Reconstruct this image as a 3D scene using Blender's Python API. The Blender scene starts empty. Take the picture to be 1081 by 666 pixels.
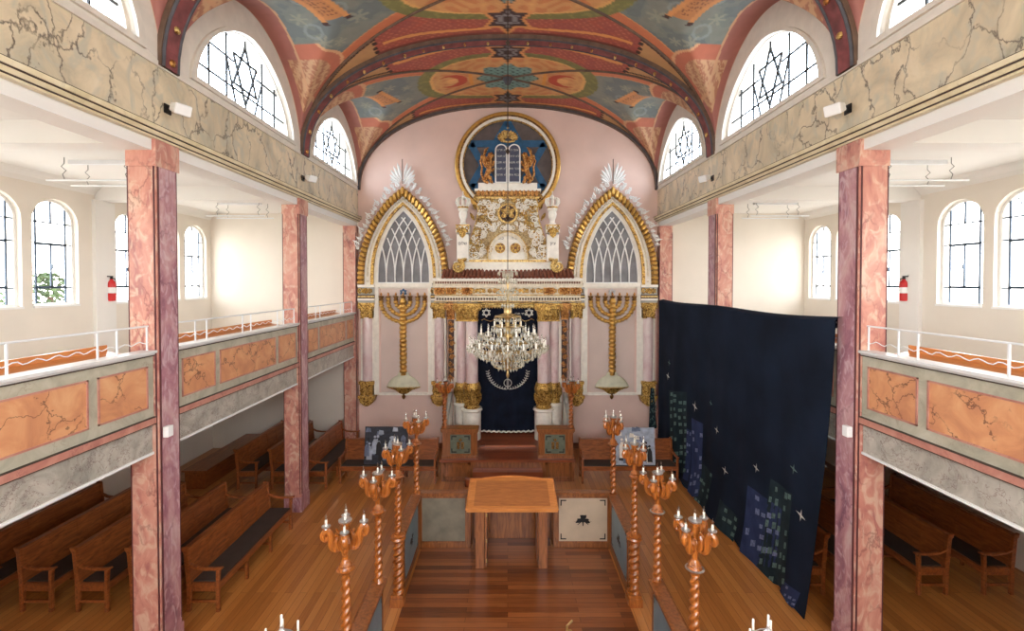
import bpy, bmesh, math, random
import numpy as np
from mathutils import Vector, Matrix, noise
random.seed(7)
C = bpy.context.scene.collection
PI = math.pi
F, PCX, HY, EYE = 490.0, 536.0, 299.0, 5.0      # focal length in px, vanishing point, eye height
PITCH = math.radians(1.0)
def P(px, py, Y):
    """world X, Z of a photo point on the vertical plane at distance Y"""
    yc = HY + F*math.tan(PITCH)
    a = (yc-py)/F; cp, sp = math.cos(PITCH), math.sin(PITCH)
    h = Y*(a*cp-sp)/(cp+a*sp)
    d = Y*cp-h*sp
    return (px-PCX)*d/F, EYE+h
def S(r, g, b, a=1.0):
    f = lambda c: (c/255/12.92) if c/255 <= .04045 else ((c/255+.055)/1.055)**2.4
    return (f(r), f(g), f(b), a)

# ------------------------------------------------------------------ materials
def nmat(name):
    m = bpy.data.materials.new(name); m.use_nodes = True
    nt = m.node_tree; b = nt.nodes['Principled BSDF']
    return m, nt, b
def N(nt, t, **kw):
    n = nt.nodes.new(t)
    for k, v in kw.items():
        if k in n.inputs.keys(): n.inputs[k].default_value = v
        else: setattr(n, k, v)
    return n
def ramp(nt, stops, inp, interp='LINEAR'):
    r = nt.nodes.new('ShaderNodeValToRGB'); r.color_ramp.interpolation = interp
    el = r.color_ramp.elements
    while len(el) < len(stops): el.new(.5)
    for e, (p, c) in zip(el, stops): e.position = p; e.color = c
    nt.links.new(inp, r.inputs['Fac']); return r
def mix(nt, a, b, fac, mode='MIX'):
    m = nt.nodes.new('ShaderNodeMix'); m.data_type = 'RGBA'; m.blend_type = mode
    for s, v in ((m.inputs[6], a), (m.inputs[7], b), (m.inputs[0], fac)):
        if isinstance(v, (tuple, float, int)): s.default_value = v
        else: nt.links.new(v, s)
    return m.outputs[2]
def pos(nt, scale=(1, 1, 1), obj=False):
    if obj: s = nt.nodes.new('ShaderNodeTexCoord').outputs['Object']
    else: s = nt.nodes.new('ShaderNodeNewGeometry').outputs['Position']
    mp = nt.nodes.new('ShaderNodeMapping'); mp.inputs['Scale'].default_value = scale
    nt.links.new(s, mp.inputs['Vector']); return mp.outputs['Vector']
def bump(nt, b, h, strength=.3, dist=.01):
    n = N(nt, 'ShaderNodeBump', Strength=strength, Distance=dist)
    nt.links.new(h, n.inputs['Height']); nt.links.new(n.outputs[0], b.inputs['Normal'])
def plain(name, col, rough=.6, metal=0.0, var=.08, scale=6.0, bmp=0.0, spec=.5, coat=0.0):
    m, nt, b = nmat(name)
    nz = N(nt, 'ShaderNodeTexNoise', Scale=scale, Detail=4.0)
    nt.links.new(pos(nt, obj=True), nz.inputs['Vector'])
    d = tuple(max(0, c*(1-var*2.2)) for c in col[:3])+(1,); e = tuple(min(1, c*(1+var*1.6)) for c in col[:3])+(1,)
    r = ramp(nt, [(.3, d), (.7, e)], nz.outputs[0])
    nt.links.new(r.outputs[0], b.inputs['Base Color'])
    b.inputs['Roughness'].default_value = rough; b.inputs['Metallic'].default_value = metal
    b.inputs['Specular IOR Level'].default_value = spec
    b.inputs['Coat Weight'].default_value = coat; b.inputs['Coat Roughness'].default_value = .15
    if bmp: bump(nt, b, nz.outputs[0], bmp)
    return m
def marble(name, cols, scale=1.2, vein=S(60, 40, 35), vs=1.6, vamt=.6, vw=.02, rough=.28, stretch=(1, 1, 1), mask=(.45, .6), blot=None):
    """noise-clouded painted marble with wandering cracks"""
    m, nt, b = nmat(name)
    p = pos(nt, stretch)
    n1 = N(nt, 'ShaderNodeTexNoise', Scale=scale, Detail=7.0, Roughness=.62, Distortion=1.1); nt.links.new(p, n1.inputs['Vector'])
    k = len(cols); r = ramp(nt, [(.3+.4*i/(k-1), c) for i, c in enumerate(cols)], n1.outputs[0])
    col = r.outputs[0]
    if blot:
        v0 = N(nt, 'ShaderNodeTexNoise', Scale=scale*2.4, Detail=2.0, Distortion=2.0); nt.links.new(p, v0.inputs['Vector'])
        br = ramp(nt, [(.50, (0, 0, 0, 1)), (.66, (1, 1, 1, 1))], v0.outputs[0])
        fm = N(nt, 'ShaderNodeMath', operation='MULTIPLY'); nt.links.new(br.outputs[0], fm.inputs[0]); fm.inputs[1].default_value = .75
        col = mix(nt, col, blot, fm.outputs[0])
    n2 = N(nt, 'ShaderNodeTexNoise', Scale=vs*1.3, Detail=5.0, Roughness=.6); nt.links.new(p, n2.inputs['Vector'])
    sc = nt.nodes.new('ShaderNodeVectorMath'); sc.operation = 'SCALE'; sc.inputs['Scale'].default_value = .55
    nt.links.new(n2.outputs[1], sc.inputs[0])
    ad = nt.nodes.new('ShaderNodeVectorMath'); nt.links.new(p, ad.inputs[0]); nt.links.new(sc.outputs[0], ad.inputs[1])
    vo = N(nt, 'ShaderNodeTexVoronoi', feature='DISTANCE_TO_EDGE', Scale=vs); nt.links.new(ad.outputs[0], vo.inputs['Vector'])
    vr = ramp(nt, [(0, (1, 1, 1, 1)), (vw, (0, 0, 0, 1))], vo.outputs[0])
    n3 = N(nt, 'ShaderNodeTexNoise', Scale=vs*.9, Detail=2.0); nt.links.new(p, n3.inputs['Vector'])
    mk = ramp(nt, [(mask[0], (0, 0, 0, 1)), (mask[1], (1, 1, 1, 1))], n3.outputs[0])
    mm = N(nt, 'ShaderNodeMath', operation='MULTIPLY'); nt.links.new(vr.outputs[0], mm.inputs[0]); nt.links.new(mk.outputs[0], mm.inputs[1])
    m2 = N(nt, 'ShaderNodeMath', operation='MULTIPLY'); nt.links.new(mm.outputs[0], m2.inputs[0]); m2.inputs[1].default_value = vamt
    nt.links.new(mix(nt, col, vein, m2.outputs[0]), b.inputs['Base Color'])
    b.inputs['Roughness'].default_value = rough
    return m
def planks(name, cols, width, length, along='Y', rough=.3, coat=.3):
    m, nt, b = nmat(name)
    p = pos(nt)
    mp = nt.nodes.new('ShaderNodeMapping'); nt.links.new(p, mp.inputs['Vector'])
    if along == 'Y': mp.inputs['Rotation'].default_value = (0, 0, PI/2)
    br = N(nt, 'ShaderNodeTexBrick', Scale=1.0)
    br.inputs['Brick Width'].default_value = length; br.inputs['Row Height'].default_value = width
    br.inputs['Mortar Size'].default_value = .003; br.inputs['Mortar Smooth'].default_value = .3; br.inputs['Bias'].default_value = 0
    br.inputs['Color1'].default_value = (0, 0, 0, 1); br.inputs['Color2'].default_value = (1, 1, 1, 1); br.inputs['Mortar'].default_value = (.5, .5, .5, 1)
    br.offset = .37
    nt.links.new(mp.outputs[0], br.inputs['Vector'])
    gs = nt.nodes.new('ShaderNodeMapping'); gs.inputs['Scale'].default_value = (1.2, 22, 1)
    nt.links.new(mp.outputs[0], gs.inputs['Vector'])
    nz = N(nt, 'ShaderNodeTexNoise', Scale=2.0, Detail=6.0, Distortion=.6); nt.links.new(gs.outputs[0], nz.inputs['Vector'])
    f = N(nt, 'ShaderNodeMath', operation='MULTIPLY_ADD'); nt.links.new(nz.outputs[0], f.inputs[0]); f.inputs[1].default_value = .55
    g = N(nt, 'ShaderNodeMath', operation='MULTIPLY'); nt.links.new(br.outputs['Color'], g.inputs[0]); g.inputs[1].default_value = .55
    nt.links.new(g.outputs[0], f.inputs[2])
    k = len(cols); r = ramp(nt, [(.15+.7*i/(k-1), c) for i, c in enumerate(cols)], f.outputs[0])
    dk = mix(nt, r.outputs[0], tuple(c*.6 for c in cols[0][:3])+(1,), br.outputs['Fac'])
    nt.links.new(dk, b.inputs['Base Color'])
    b.inputs['Roughness'].default_value = rough; b.inputs['Coat Weight'].default_value = coat; b.inputs['Coat Roughness'].default_value = .12
    bump(nt, b, nz.outputs[0], .08)
    return m
def wood(name, c0, c1, rough=.35, coat=.4, axis=(1, 1, 9), scale=5):
    m, nt, b = nmat(name)
    p = pos(nt, tuple(1.0/a*4 for a in axis), obj=True)
    nz = N(nt, 'ShaderNodeTexNoise', Scale=scale, Detail=6.0, Distortion=1.2); nt.links.new(p, nz.inputs['Vector'])
    r = ramp(nt, [(.3, c0), (.7, c1)], nz.outputs[0]); nt.links.new(r.outputs[0], b.inputs['Base Color'])
    b.inputs['Roughness'].default_value = rough; b.inputs['Coat Weight'].default_value = coat; b.inputs['Coat Roughness'].default_value = .15
    bump(nt, b, nz.outputs[0], .06)
    return m
def glass_mat(name, tint=(1, 1, 1, 1), refl=.06, rough=.02):
    m = bpy.data.materials.new(name); m.use_nodes = True; nt = m.node_tree; nt.nodes.clear()
    o = nt.nodes.new('ShaderNodeOutputMaterial'); t = nt.nodes.new('ShaderNodeBsdfTransparent'); t.inputs[0].default_value = tint
    g = nt.nodes.new('ShaderNodeBsdfGlossy'); g.inputs['Roughness'].default_value = rough
    mx = nt.nodes.new('ShaderNodeMixShader'); mx.inputs[0].default_value = refl
    nt.links.new(t.outputs[0], mx.inputs[1]); nt.links.new(g.outputs[0], mx.inputs[2]); nt.links.new(mx.outputs[0], o.inputs[0])
    return m
M = {}
M['plaster_pink'] = plain('plaster_pink', S(224, 194, 182), .75, var=.03, scale=1.2)
M['plaster_white'] = plain('plaster_white', S(226, 218, 206), .7, var=.02, scale=1.0)
M['ceiling_white'] = plain('ceiling_white', S(230, 227, 222), .7, var=.015, scale=1.0)
M['lunette_white'] = plain('lunette_white', S(222, 214, 202), .6, var=.03)
M['pink_marble'] = marble('pink_marble', [S(150, 92, 92), S(186, 124, 112), S(204, 148, 130), S(212, 176, 158)], 2.6, S(120, 58, 58), 2.4, .6, .04, blot=S(214, 184, 162), stretch=(1, 1, .55))
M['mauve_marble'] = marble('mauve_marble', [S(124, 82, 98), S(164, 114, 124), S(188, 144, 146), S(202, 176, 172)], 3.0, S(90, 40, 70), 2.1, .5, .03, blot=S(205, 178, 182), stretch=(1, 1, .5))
M['groove_dark'] = plain('groove_dark', S(92, 50, 52), .5)
M['frieze_marble'] = marble('frieze_marble', [S(164, 158, 138), S(204, 190, 162), S(222, 206, 176), S(230, 216, 190)], 1.3, S(70, 58, 56), 1.9, .85, .03, mask=(.34, .5), stretch=(1, 1, .7), blot=S(192, 188, 170))
M['cornice_stone'] = marble('cornice_stone', [S(206, 190, 150), S(222, 208, 172), S(232, 220, 190)], 2.5, S(100, 80, 60), 3, .3, .02)
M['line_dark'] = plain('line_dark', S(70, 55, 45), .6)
M['grey_marble'] = marble('grey_marble', [S(150, 146, 130), S(176, 170, 150), S(192, 186, 168)], 2.2, S(110, 70, 66), 3.2, .4, .02)
M['speckled_marble'] = marble('speckled_marble', [S(140, 136, 126), S(172, 166, 154), S(194, 188, 176)], 3.0, S(100, 62, 66), 5.2, .8, .035, mask=(.38, .5))
M['orange_marble'] = marble('orange_marble', [S(184, 124, 92), S(206, 146, 104), S(218, 166, 122)], 2.4, S(70, 42, 38), 2.5, .85, .030, mask=(.38, .48))
M['rose_marble'] = marble('rose_marble', [S(160, 104, 94), S(186, 130, 114), S(198, 150, 134)], 3.0, S(120, 60, 60), 4, .5, .03)
M['ledge_white'] = plain('ledge_white', S(214, 214, 212), .4, var=.03)
M['white_paint'] = plain('white_paint', S(234, 234, 232), .45, var=.02)
M['white_metal'] = plain('white_metal', S(228, 230, 232), .4, var=.02)
M['floor_gold'] = planks('floor_gold', [S(152, 92, 42), S(186, 120, 60), S(204, 140, 76)], .12, 2.2, 'Y', .28, .35)
M['floor_red'] = planks('floor_red', [S(80, 40, 20), S(122, 66, 32), S(158, 94, 50)], .105, 1.7, 'X', .3, .3)
M['ark_floor'] = planks('ark_floor', [S(104, 48, 28), S(142, 74, 44), S(160, 92, 58)], .13, 1.7, 'X', .35, .2)
M['pew_wood'] = wood('pew_wood', S(108, 54, 24), S(162, 92, 46), axis=(1, 6, 1))
M['pew_dark'] = plain('pew_dark', S(58, 50, 46), .6, var=.08)
M['fence_wood'] = wood('fence_wood', S(112, 62, 28), S(162, 98, 50))
M['carved_wood'] = wood('carved_wood', S(122, 64, 24), S(190, 112, 46), rough=.28, coat=.5, scale=8)
M['table_wood'] = wood('table_wood', S(196, 118, 54), S(226, 150, 80), axis=(6, 1, 1))
M['table_inlay'] = wood('table_inlay', S(168, 98, 44), S(196, 122, 62), axis=(6, 1, 1))
M['desk_wood'] = wood('desk_wood', S(186, 112, 54), S(208, 138, 74), axis=(1, 6, 1))
def gilt(name, dark, mid, hi, sc=16):
    m, nt, b = nmat(name)
    nz = N(nt, 'ShaderNodeTexNoise', Scale=sc, Detail=5.0, Roughness=.6, Distortion=1.5); nt.links.new(pos(nt, obj=True), nz.inputs['Vector'])
    r = ramp(nt, [(.40, dark), (.49, mid), (.64, hi)], nz.outputs[0]); nt.links.new(r.outputs[0], b.inputs['Base Color'])
    b.inputs['Metallic'].default_value = .65; b.inputs['Roughness'].default_value = .36; bump(nt, b, nz.outputs[0], .6, .03)
    return m
M['gold'] = gilt('gold', S(88, 58, 30), S(190, 146, 70), S(232, 196, 116))
M['gold_light'] = gilt('gold_light', S(140, 100, 50), S(212, 174, 100), S(238, 212, 144))
M['gold_dark'] = gilt('gold_dark', S(60, 40, 24), S(132, 94, 48), S(182, 138, 74), 22)
M['copper_gold'] = gilt('copper_gold', S(84, 46, 24), S(188, 124, 62), S(230, 180, 108), 20)
M['panel_blush'] = plain('panel_blush', S(212, 192, 182), .6, var=.02, scale=1.5)
M['carved_ground'] = gilt('carved_ground', S(96, 74, 50), S(168, 142, 98), S(206, 186, 146), 26)
M['gold_plain'] = plain('gold_plain', S(208, 164, 88), .34, .7, var=.10, scale=9, bmp=.15)
M['chain_dark'] = plain('chain_dark', S(70, 60, 52), .4, .7)
M['hook_grey'] = plain('hook_grey', S(130, 130, 128), .5)
M['ark_white'] = plain('ark_white', S(236, 230, 218), .5, var=.04, scale=8)
M['ark_cream'] = plain('ark_cream', S(222, 210, 186), .5, var=.08, scale=14, bmp=.2)
M['roof_tile'] = plain('roof_tile', S(120, 66, 46), .55, var=.12, scale=12)
M['dentil_dark'] = plain('dentil_dark', S(74, 50, 40), .6)
M['column_pink'] = marble('column_pink', [S(206, 170, 172), S(222, 200, 198), S(232, 220, 214)], 2.5, S(170, 110, 120), 2.5, .35, .03, stretch=(1, 1, .4))
M['navy_velvet'] = plain('navy_velvet', S(17, 24, 40), .85, var=.2, scale=3, spec=.2)
M['navy_cloth'] = plain('navy_cloth', S(22, 31, 46), .9, var=.18, scale=1.2, spec=.15)
M['silver_thread'] = plain('silver_thread', S(206, 206, 198), .5, .3)
M['niche_grey'] = plain('niche_grey', S(96, 86, 84), .7, var=.08)
M['star_blue'] = plain('star_blue', S(38, 92, 132), .6, var=.12)
M['tablet_dark'] = plain('tablet_dark', S(66, 70, 92), .5)
M['pane_grey'] = plain('pane_grey', S(128, 128, 132), .18, var=.12, scale=3)
M['lead_line'] = plain('lead_line', S(76, 92, 112), .6)
M['glass'] = glass_mat('glass', (1, 1, 1, 1), .03)
M['glass_blue'] = glass_mat('glass_blue', (.88, .94, 1, 1), .03)
M['dome_cream'] = plain('dome_cream', S(206, 204, 178), .5, var=.06)
M['panel_grey'] = plain('panel_grey', S(132, 124, 108), .5, var=.12, scale=4)
M['panel_cream'] = plain('panel_cream', S(196, 176, 152), .5, var=.05, scale=3)
M['panel_blue'] = plain('panel_blue', S(120, 146, 158), .4, var=.08, scale=3)
M['panel_green'] = plain('panel_green', S(104, 112, 96), .5, var=.1, scale=6)
M['ink'] = plain('ink', S(22, 22, 24), .6)
M['brass'] = plain('brass', S(178, 152, 104), .35, .85, var=.15, scale=20)
M['leaf_green'] = plain('leaf_green', S(52, 70, 38), .8, var=.3, scale=2)
M['bark'] = plain('bark', S(60, 46, 34), .9)
M['silver'] = plain('silver', S(196, 196, 198), .28, .9, var=.06)
M['candle_white'] = plain('candle_white', S(238, 234, 222), .5, var=.02)
M['bulb'] = glass_mat('bulb', (.95, .95, .92, 1), .3, .05)
def crystal():
    m, nt, b = nmat('crystal')
    b.inputs['Base Color'].default_value = S(246, 240, 218); b.inputs['Roughness'].default_value = .08
    b.inputs['Transmission Weight'].default_value = .55; b.inputs['Specular IOR Level'].default_value = .9; b.inputs['IOR'].default_value = 1.5
    return m
M['crystal'] = crystal()
M['red_paint'] = plain('red_paint', S(196, 34, 34), .35, var=.05)
M['black_plastic'] = plain('black_plastic', S(28, 28, 30), .5)
M['grey_stone'] = plain('grey_stone', S(158, 158, 152), .45, var=.08, scale=5)
M['photo_dark'] = plain('photo_dark', S(38, 42, 54), .5, var=.2, scale=14)
M['photo_light'] = plain('photo_light', S(166, 176, 192), .5, var=.12, scale=10)
M['photo_mid'] = plain('photo_mid', S(104, 116, 140), .5, var=.15, scale=14)
M['patch_blue'] = plain('patch_blue', S(46, 58, 92), .9, var=.12, scale=4, spec=.15)
M['patch_green'] = plain('patch_green', S(34, 48, 54), .9, var=.15, scale=4, spec=.15)
M['patch_pale'] = plain('patch_pale', S(112, 122, 158), .9, var=.2, scale=20, spec=.15)
M['patch_pale_green'] = plain('patch_pale_green', S(92, 116, 112), .9, var=.2, scale=20, spec=.15)
M['rib_red'] = plain('rib_red', S(126, 66, 66), .6, var=.2, scale=6)
M['rib_dark'] = plain('rib_dark', S(74, 72, 78), .6, var=.15, scale=6)
M['rib_brown'] = plain('rib_brown', S(104, 82, 68), .6, var=.15)
M['baseboard'] = plain('baseboard', S(120, 76, 52), .5)

# ------------------------------------------------------------------ mesh building
class MB:
    def __init__(s): s.v = []; s.f = []; s.mi = []; s.cur = 0
    def add(s, vs, fs):
        b = len(s.v); s.v += [tuple(v) for v in vs]
        for f in fs: s.f.append(tuple(b+i for i in f)); s.mi.append(s.cur)
        return s
    def box(s, x0, x1, y0, y1, z0, z1):
        x0, x1 = min(x0, x1), max(x0, x1); y0, y1 = min(y0, y1), max(y0, y1); z0, z1 = min(z0, z1), max(z0, z1)
        return s.add([(x0, y0, z0), (x1, y0, z0), (x1, y1, z0), (x0, y1, z0), (x0, y0, z1), (x1, y0, z1), (x1, y1, z1), (x0, y1, z1)],
                     [(0, 3, 2, 1), (4, 5, 6, 7), (0, 1, 5, 4), (1, 2, 6, 5), (2, 3, 7, 6), (3, 0, 4, 7)])
    def prism(s, poly, a0, a1, axis='y'):
        """2-D outline (x,z) extruded along y, (y,z) along x or (x,y) along z"""
        n = len(poly)
        if axis == 'y': vs = [(p[0], a0, p[1]) for p in poly]+[(p[0], a1, p[1]) for p in poly]
        elif axis == 'x': vs = [(a0, p[0], p[1]) for p in poly]+[(a1, p[0], p[1]) for p in poly]
        else: vs = [(p[0], p[1], a0) for p in poly]+[(p[0], p[1], a1) for p in poly]
        fs = [tuple(range(n)), tuple(range(2*n-1, n-1, -1))]+[(i, i+n, (i+1) % n+n, (i+1) % n) for i in range(n)]
        return s.add(vs, fs)
    def tube(s, pts, r, seg=6, closed=False):
        pts = [Vector(p) for p in pts]; n = len(pts)
        rs = r if isinstance(r, (list, tuple)) else [r]*n
        vs = []; ref = None
        for i, p in enumerate(pts):
            if closed: t = pts[(i+1) % n]-pts[i-1]
            else: t = pts[min(i+1, n-1)]-pts[max(i-1, 0)]
            t.normalize()
            if ref is None: ref = t.orthogonal().normalized()
            ref = (ref-t*ref.dot(t))
            ref = ref.normalized() if ref.length > 1e-6 else t.orthogonal().normalized()
            bn = t.cross(ref)
            for k in range(seg):
                a = 2*PI*k/seg; vs.append(p+(ref*math.cos(a)+bn*math.sin(a))*rs[i])
        fs = []
        for i in range(n if closed else n-1):
            j = (i+1) % n
            for k in range(seg): l = (k+1) % seg; fs.append((i*seg+k, i*seg+l, j*seg+l, j*seg+k))
        if not closed: fs += [tuple(range(seg-1, -1, -1)), tuple((n-1)*seg+k for k in range(seg))]
        return s.add(vs, fs)
    def lathe(s, prof, c=(0, 0, 0), seg=12, twist=None, sq=None):
        vs = []
        for r, z in prof:
            for k in range(seg):
                a = 2*PI*k/seg; rr = r
                if twist: rr = r*(1+twist[0]*math.cos(twist[2]*a-twist[1]*z))
                vs.append((c[0]+rr*math.cos(a), c[1]+rr*math.sin(a), c[2]+z))
        n = len(prof); fs = []
        for i in range(n-1):
            for k in range(seg): l = (k+1) % seg; fs.append((i*seg+k, i*seg+l, (i+1)*seg+l, (i+1)*seg+k))
        fs += [tuple(range(seg-1, -1, -1)), tuple((n-1)*seg+k for k in range(seg))]
        return s.add(vs, fs)
    def ball(s, c, r, seg=8, rings=5):
        r = r if isinstance(r, (list, tuple)) else (r, r, r)
        vs = [(c[0], c[1], c[2]-r[2])]
        for i in range(1, rings):
            a = -PI/2+PI*i/rings
            for k in range(seg):
                b = 2*PI*k/seg; vs.append((c[0]+r[0]*math.cos(a)*math.cos(b), c[1]+r[1]*math.cos(a)*math.sin(b), c[2]+r[2]*math.sin(a)))
        vs.append((c[0], c[1], c[2]+r[2])); fs = []
        for k in range(seg):
            l = (k+1) % seg; fs.append((0, 1+l, 1+k)); fs.append((len(vs)-1, 1+(rings-2)*seg+k, 1+(rings-2)*seg+l))
            for i in range(rings-2): fs.append((1+i*seg+k, 1+i*seg+l, 1+(i+1)*seg+l, 1+(i+1)*seg+k))
        return s.add(vs, fs)
    def drop(s, c, r, h):
        """faceted crystal drop hanging from c"""
        vs = [(c[0], c[1], c[2])]+[(c[0]+r*math.cos(k*PI/2), c[1]+r*math.sin(k*PI/2), c[2]-h*.6) for k in range(4)]+[(c[0], c[1], c[2]-h)]
        return s.add(vs, [(0, 1+k, 1+(k+1) % 4) for k in range(4)]+[(5, 1+(k+1) % 4, 1+k) for k in range(4)])
    def bar(s, a, b, w, y0, y1):
        """flat bar in the x-z plane from a to b, thickness y0..y1"""
        a = Vector((a[0], a[1])); b = Vector((b[0], b[1])); d = (b-a)
        if d.length < 1e-6: return s
        n = Vector((-d.y, d.x)).normalized()*w/2
        return s.prism([tuple(a+n), tuple(b+n), tuple(b-n), tuple(a-n)], y0, y1)
    def band(s, inner, outer, y0, y1, closed=False):
        """closed solid between two polylines in x-z"""
        n = len(inner)
        vs = [(p[0], y0, p[1]) for p in inner]+[(p[0], y0, p[1]) for p in outer]+[(p[0], y1, p[1]) for p in inner]+[(p[0], y1, p[1]) for p in outer]
        fs = []
        for i in range(n if closed else n-1):
            j = (i+1) % n
            fs += [(i, j, n+j, n+i), (2*n+i, 3*n+i, 3*n+j, 2*n+j), (i, 2*n+i, 2*n+j, j), (n+i, n+j, 3*n+j, 3*n+i)]
        if not closed: fs += [(0, n, 3*n, 2*n), (n-1, 3*n-1, 4*n-1, 2*n-1)]
        return s.add(vs, fs)
    def star(s, c, R, w, y0, y1, sq=1.0, rot=0):
        for q in (0, 1):
            pts = [(c[0]+R*sq*math.cos(PI/2+rot+q*PI+k*2*PI/3), c[1]+R*math.sin(PI/2+rot+q*PI+k*2*PI/3)) for k in range(3)]
            for k in range(3): s.bar(pts[k], pts[(k+1) % 3], w, y0-.004*q, y1+.001*q-.0015*k)
        return s
    def scroll(s, c, r, y, turns=1.5, a0=0.0, d=1, th=.012, seg=5, n=14):
        pts = []
        for i in range(n):
            t = i/(n-1); a = a0+d*t*turns*2*PI; rr = r*(1-.8*t); pts.append((c[0]+rr*math.cos(a), y, c[1]+rr*math.sin(a)))
        return s.tube(pts, [th*(1-.4*i/(n-1)) for i in range(n)], seg)
    def leaf(s, base, tip, w, y, bulge=.03):
        """a leaf in x-z from base to tip, standing off the wall towards -y"""
        b = Vector(base); t = Vector(tip); d = t-b; n = Vector((-d.y, d.x)).normalized()*w/2
        m = b+d*.45; q = b+d*.8
        vs = [(b.x, y, b.y), (m.x+n.x, y-bulge*.4, m.y+n.y), (m.x, y-bulge, m.y), (m.x-n.x, y-bulge*.4, m.y-n.y),
              (q.x+n.x*.7, y-bulge*.9, q.y+n.y*.7), (q.x, y-bulge*1.6, q.y), (q.x-n.x*.7, y-bulge*.9, q.y-n.y*.7), (t.x, y-bulge*1.2, t.y)]
        return s.add(vs, [(0, 1, 2), (0, 2, 3), (1, 4, 5, 2), (2, 5, 6, 3), (4, 7, 5), (5, 7, 6), (0, 3, 6, 7, 4, 1)])
    def build(s, name, mat, parent=None, smooth=False, bevel=0.0, sub=None):
        me = bpy.data.meshes.new(name)
        off = Vector((0, 0, 0)); q = parent
        while q is not None: off += Vector(q.location); q = q.parent
        loc = Vector((0, 0, 0))
        if parent is None:
            a = np.array(s.v); loc = Vector(((a[:, 0].min()+a[:, 0].max())/2, (a[:, 1].min()+a[:, 1].max())/2, a[:, 2].min())); off = loc
        a = np.array(s.v, dtype=float)-np.array(off)
        me.from_pydata(a.tolist(), [], s.f)
        for m in (mat if isinstance(mat, (list, tuple)) else [mat]): me.materials.append(M[m] if isinstance(m, str) else m)
        if any(s.mi): me.polygons.foreach_set('material_index', s.mi)
        bm = bmesh.new(); bm.from_mesh(me); bmesh.ops.recalc_face_normals(bm, faces=bm.faces); bm.to_mesh(me); bm.free()
        if smooth:
            for p in me.polygons: p.use_smooth = True
            try: me.set_sharp_from_angle(angle=math.radians(42))
            except Exception: pass
        o = bpy.data.objects.new(name, me); C.objects.link(o); o.location = loc
        if parent: o.parent = parent
        if bevel:
            bv = o.modifiers.new('bevel', 'BEVEL'); bv.width = bevel; bv.segments = 2; bv.limit_method = 'ANGLE'
        return o
def tag(o, label=None, cat=None, group=None, kind=None):
    for k, v in (('label', label), ('category', cat), ('group', group), ('kind', kind)):
        if v: o[k] = v
    return o
def thing(name, loc, label, cat, group=None, kind=None):
    o = bpy.data.objects.new(name, None); C.objects.link(o); o.location = loc; o.empty_display_size = .1
    return tag(o, label, cat, group, kind)
def copy_tree(o, parent=None, kids=None):
    if kids is None:
        kids = {}
        for q in C.objects:
            if q.parent: kids.setdefault(q.parent.name, []).append(q)
    c = o.copy(); C.objects.link(c)
    if parent: c.parent = parent
    for ch in kids.get(o.name, []): copy_tree(ch, c, kids)
    return c
# ------------------------------------------------------------------ room
W, WO, YB, YR = 4.5, 8.94, 14.0, -2.2      # nave half width, outer wall, far wall, rear wall
PY = [-1.94, 2.10, 6.16, 10.25]            # pillar centres
ZS, ZC, ZA = 7.82, 7.0, 10.36              # springing, cornice, crown of the vault
BAYC = [0.1, 4.15, 8.2, 12.2]
SIDE = {-1: 'left', 1: 'right'}
def struct(name, mb, mat, parent=None, **k):
    o = mb.build(name, mat, parent, **k)
    if parent is None: o['kind'] = 'structure'
    return o
# floors
mb = MB().box(-WO, WO, YR, YB, -.1, 0); struct('floor', mb, 'floor_gold')
mb = MB().box(-1.62, 1.88, 1.5, 8.64, 0, .03).box(-.66, .82, 8.64, 8.97, 0, .03); o = struct('floor_bimah', mb, 'floor_red')
for s in (-1, 1):
    mb = MB().box(s*4.62, s*WO, YR, YB, 2.86, 3.12); struct('floor_gallery_%s' % SIDE[s], mb, 'ceiling_white')
    mb = MB().box(s*4.62, s*WO, YR, YB, 7.1, 7.25)
    struct('ceiling_gallery_%s' % SIDE[s], mb, 'ceiling_white')
# far wall with the arched top of the vault
NV = 2.2
def vault_main(t): return ZS+(ZA-ZS)*max(0, 1-abs(t)**NV)**(1/NV)
pts = [(-W, 0), (W, 0)]
for i in range(61):
    a = PI*i/60; c = math.cos(a); t = math.copysign(abs(c)**(2/NV), c); pts.append((W*t, ZS+(ZA-ZS)*abs(math.sin(a))**(2/NV)+.02))
mb = MB().prism(pts, YB, YB+.3); struct('wall_back', mb, 'plaster_pink')
for s in (-1, 1):
    mb = MB().box(s*W, s*(WO+.3), YB, YB+.3, 0, 7.3); struct('wall_back_%s' % SIDE[s], mb, 'plaster_white')
mb = MB().box(-W, -1.7, YB-.03, YB, 0, .16); struct('baseboard_back_left', mb, 'baseboard')
mb = MB().box(1.7, W, YB-.03, YB, 0, .16); struct('baseboard_back_right', mb, 'baseboard')
# outer walls with round-arched openings
def arch_pts(y, hw, zs, n=14): return [(y-hw*math.cos(PI*i/n), zs+hw*math.sin(PI*i/n)) for i in range(n+1)]
ZW0, ZW1, HWW = 4.56, 6.66, .47
WIN = [12.2+1.155*k for k in (-1, 0, 1)]
WINY = [b+d for b in (0.1, 4.13, 8.08) for d in (-1.13, 0, 1.13)]+[11.02, 12.19, 13.32]
def outer_wall(s):
    mb = MB(); x0, x1 = s*WO, s*(WO+.3); zs = ZW1-HWW
    mb.box(x0, x1, YR, YB, 0, ZW0); mb.box(x0, x1, YR, YB, ZW1+.02, 7.3)
    ed = [YR]+[e for y in WINY for e in (y-HWW, y+HWW)]+[YB]
    for i in range(0, len(ed), 2): mb.box(x0, x1, ed[i], ed[i+1], ZW0, ZW1+.02)
    for y in WINY:
        ap = arch_pts(y, HWW, zs)
        for i in range(len(ap)-1): mb.prism([ap[i], (ap[i][0], ZW1+.02), (ap[i+1][0], ZW1+.02), ap[i+1]], x0, x1, 'x')
    struct('wall_%s' % SIDE[s], mb, 'plaster_white')
wn = [0]
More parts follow.
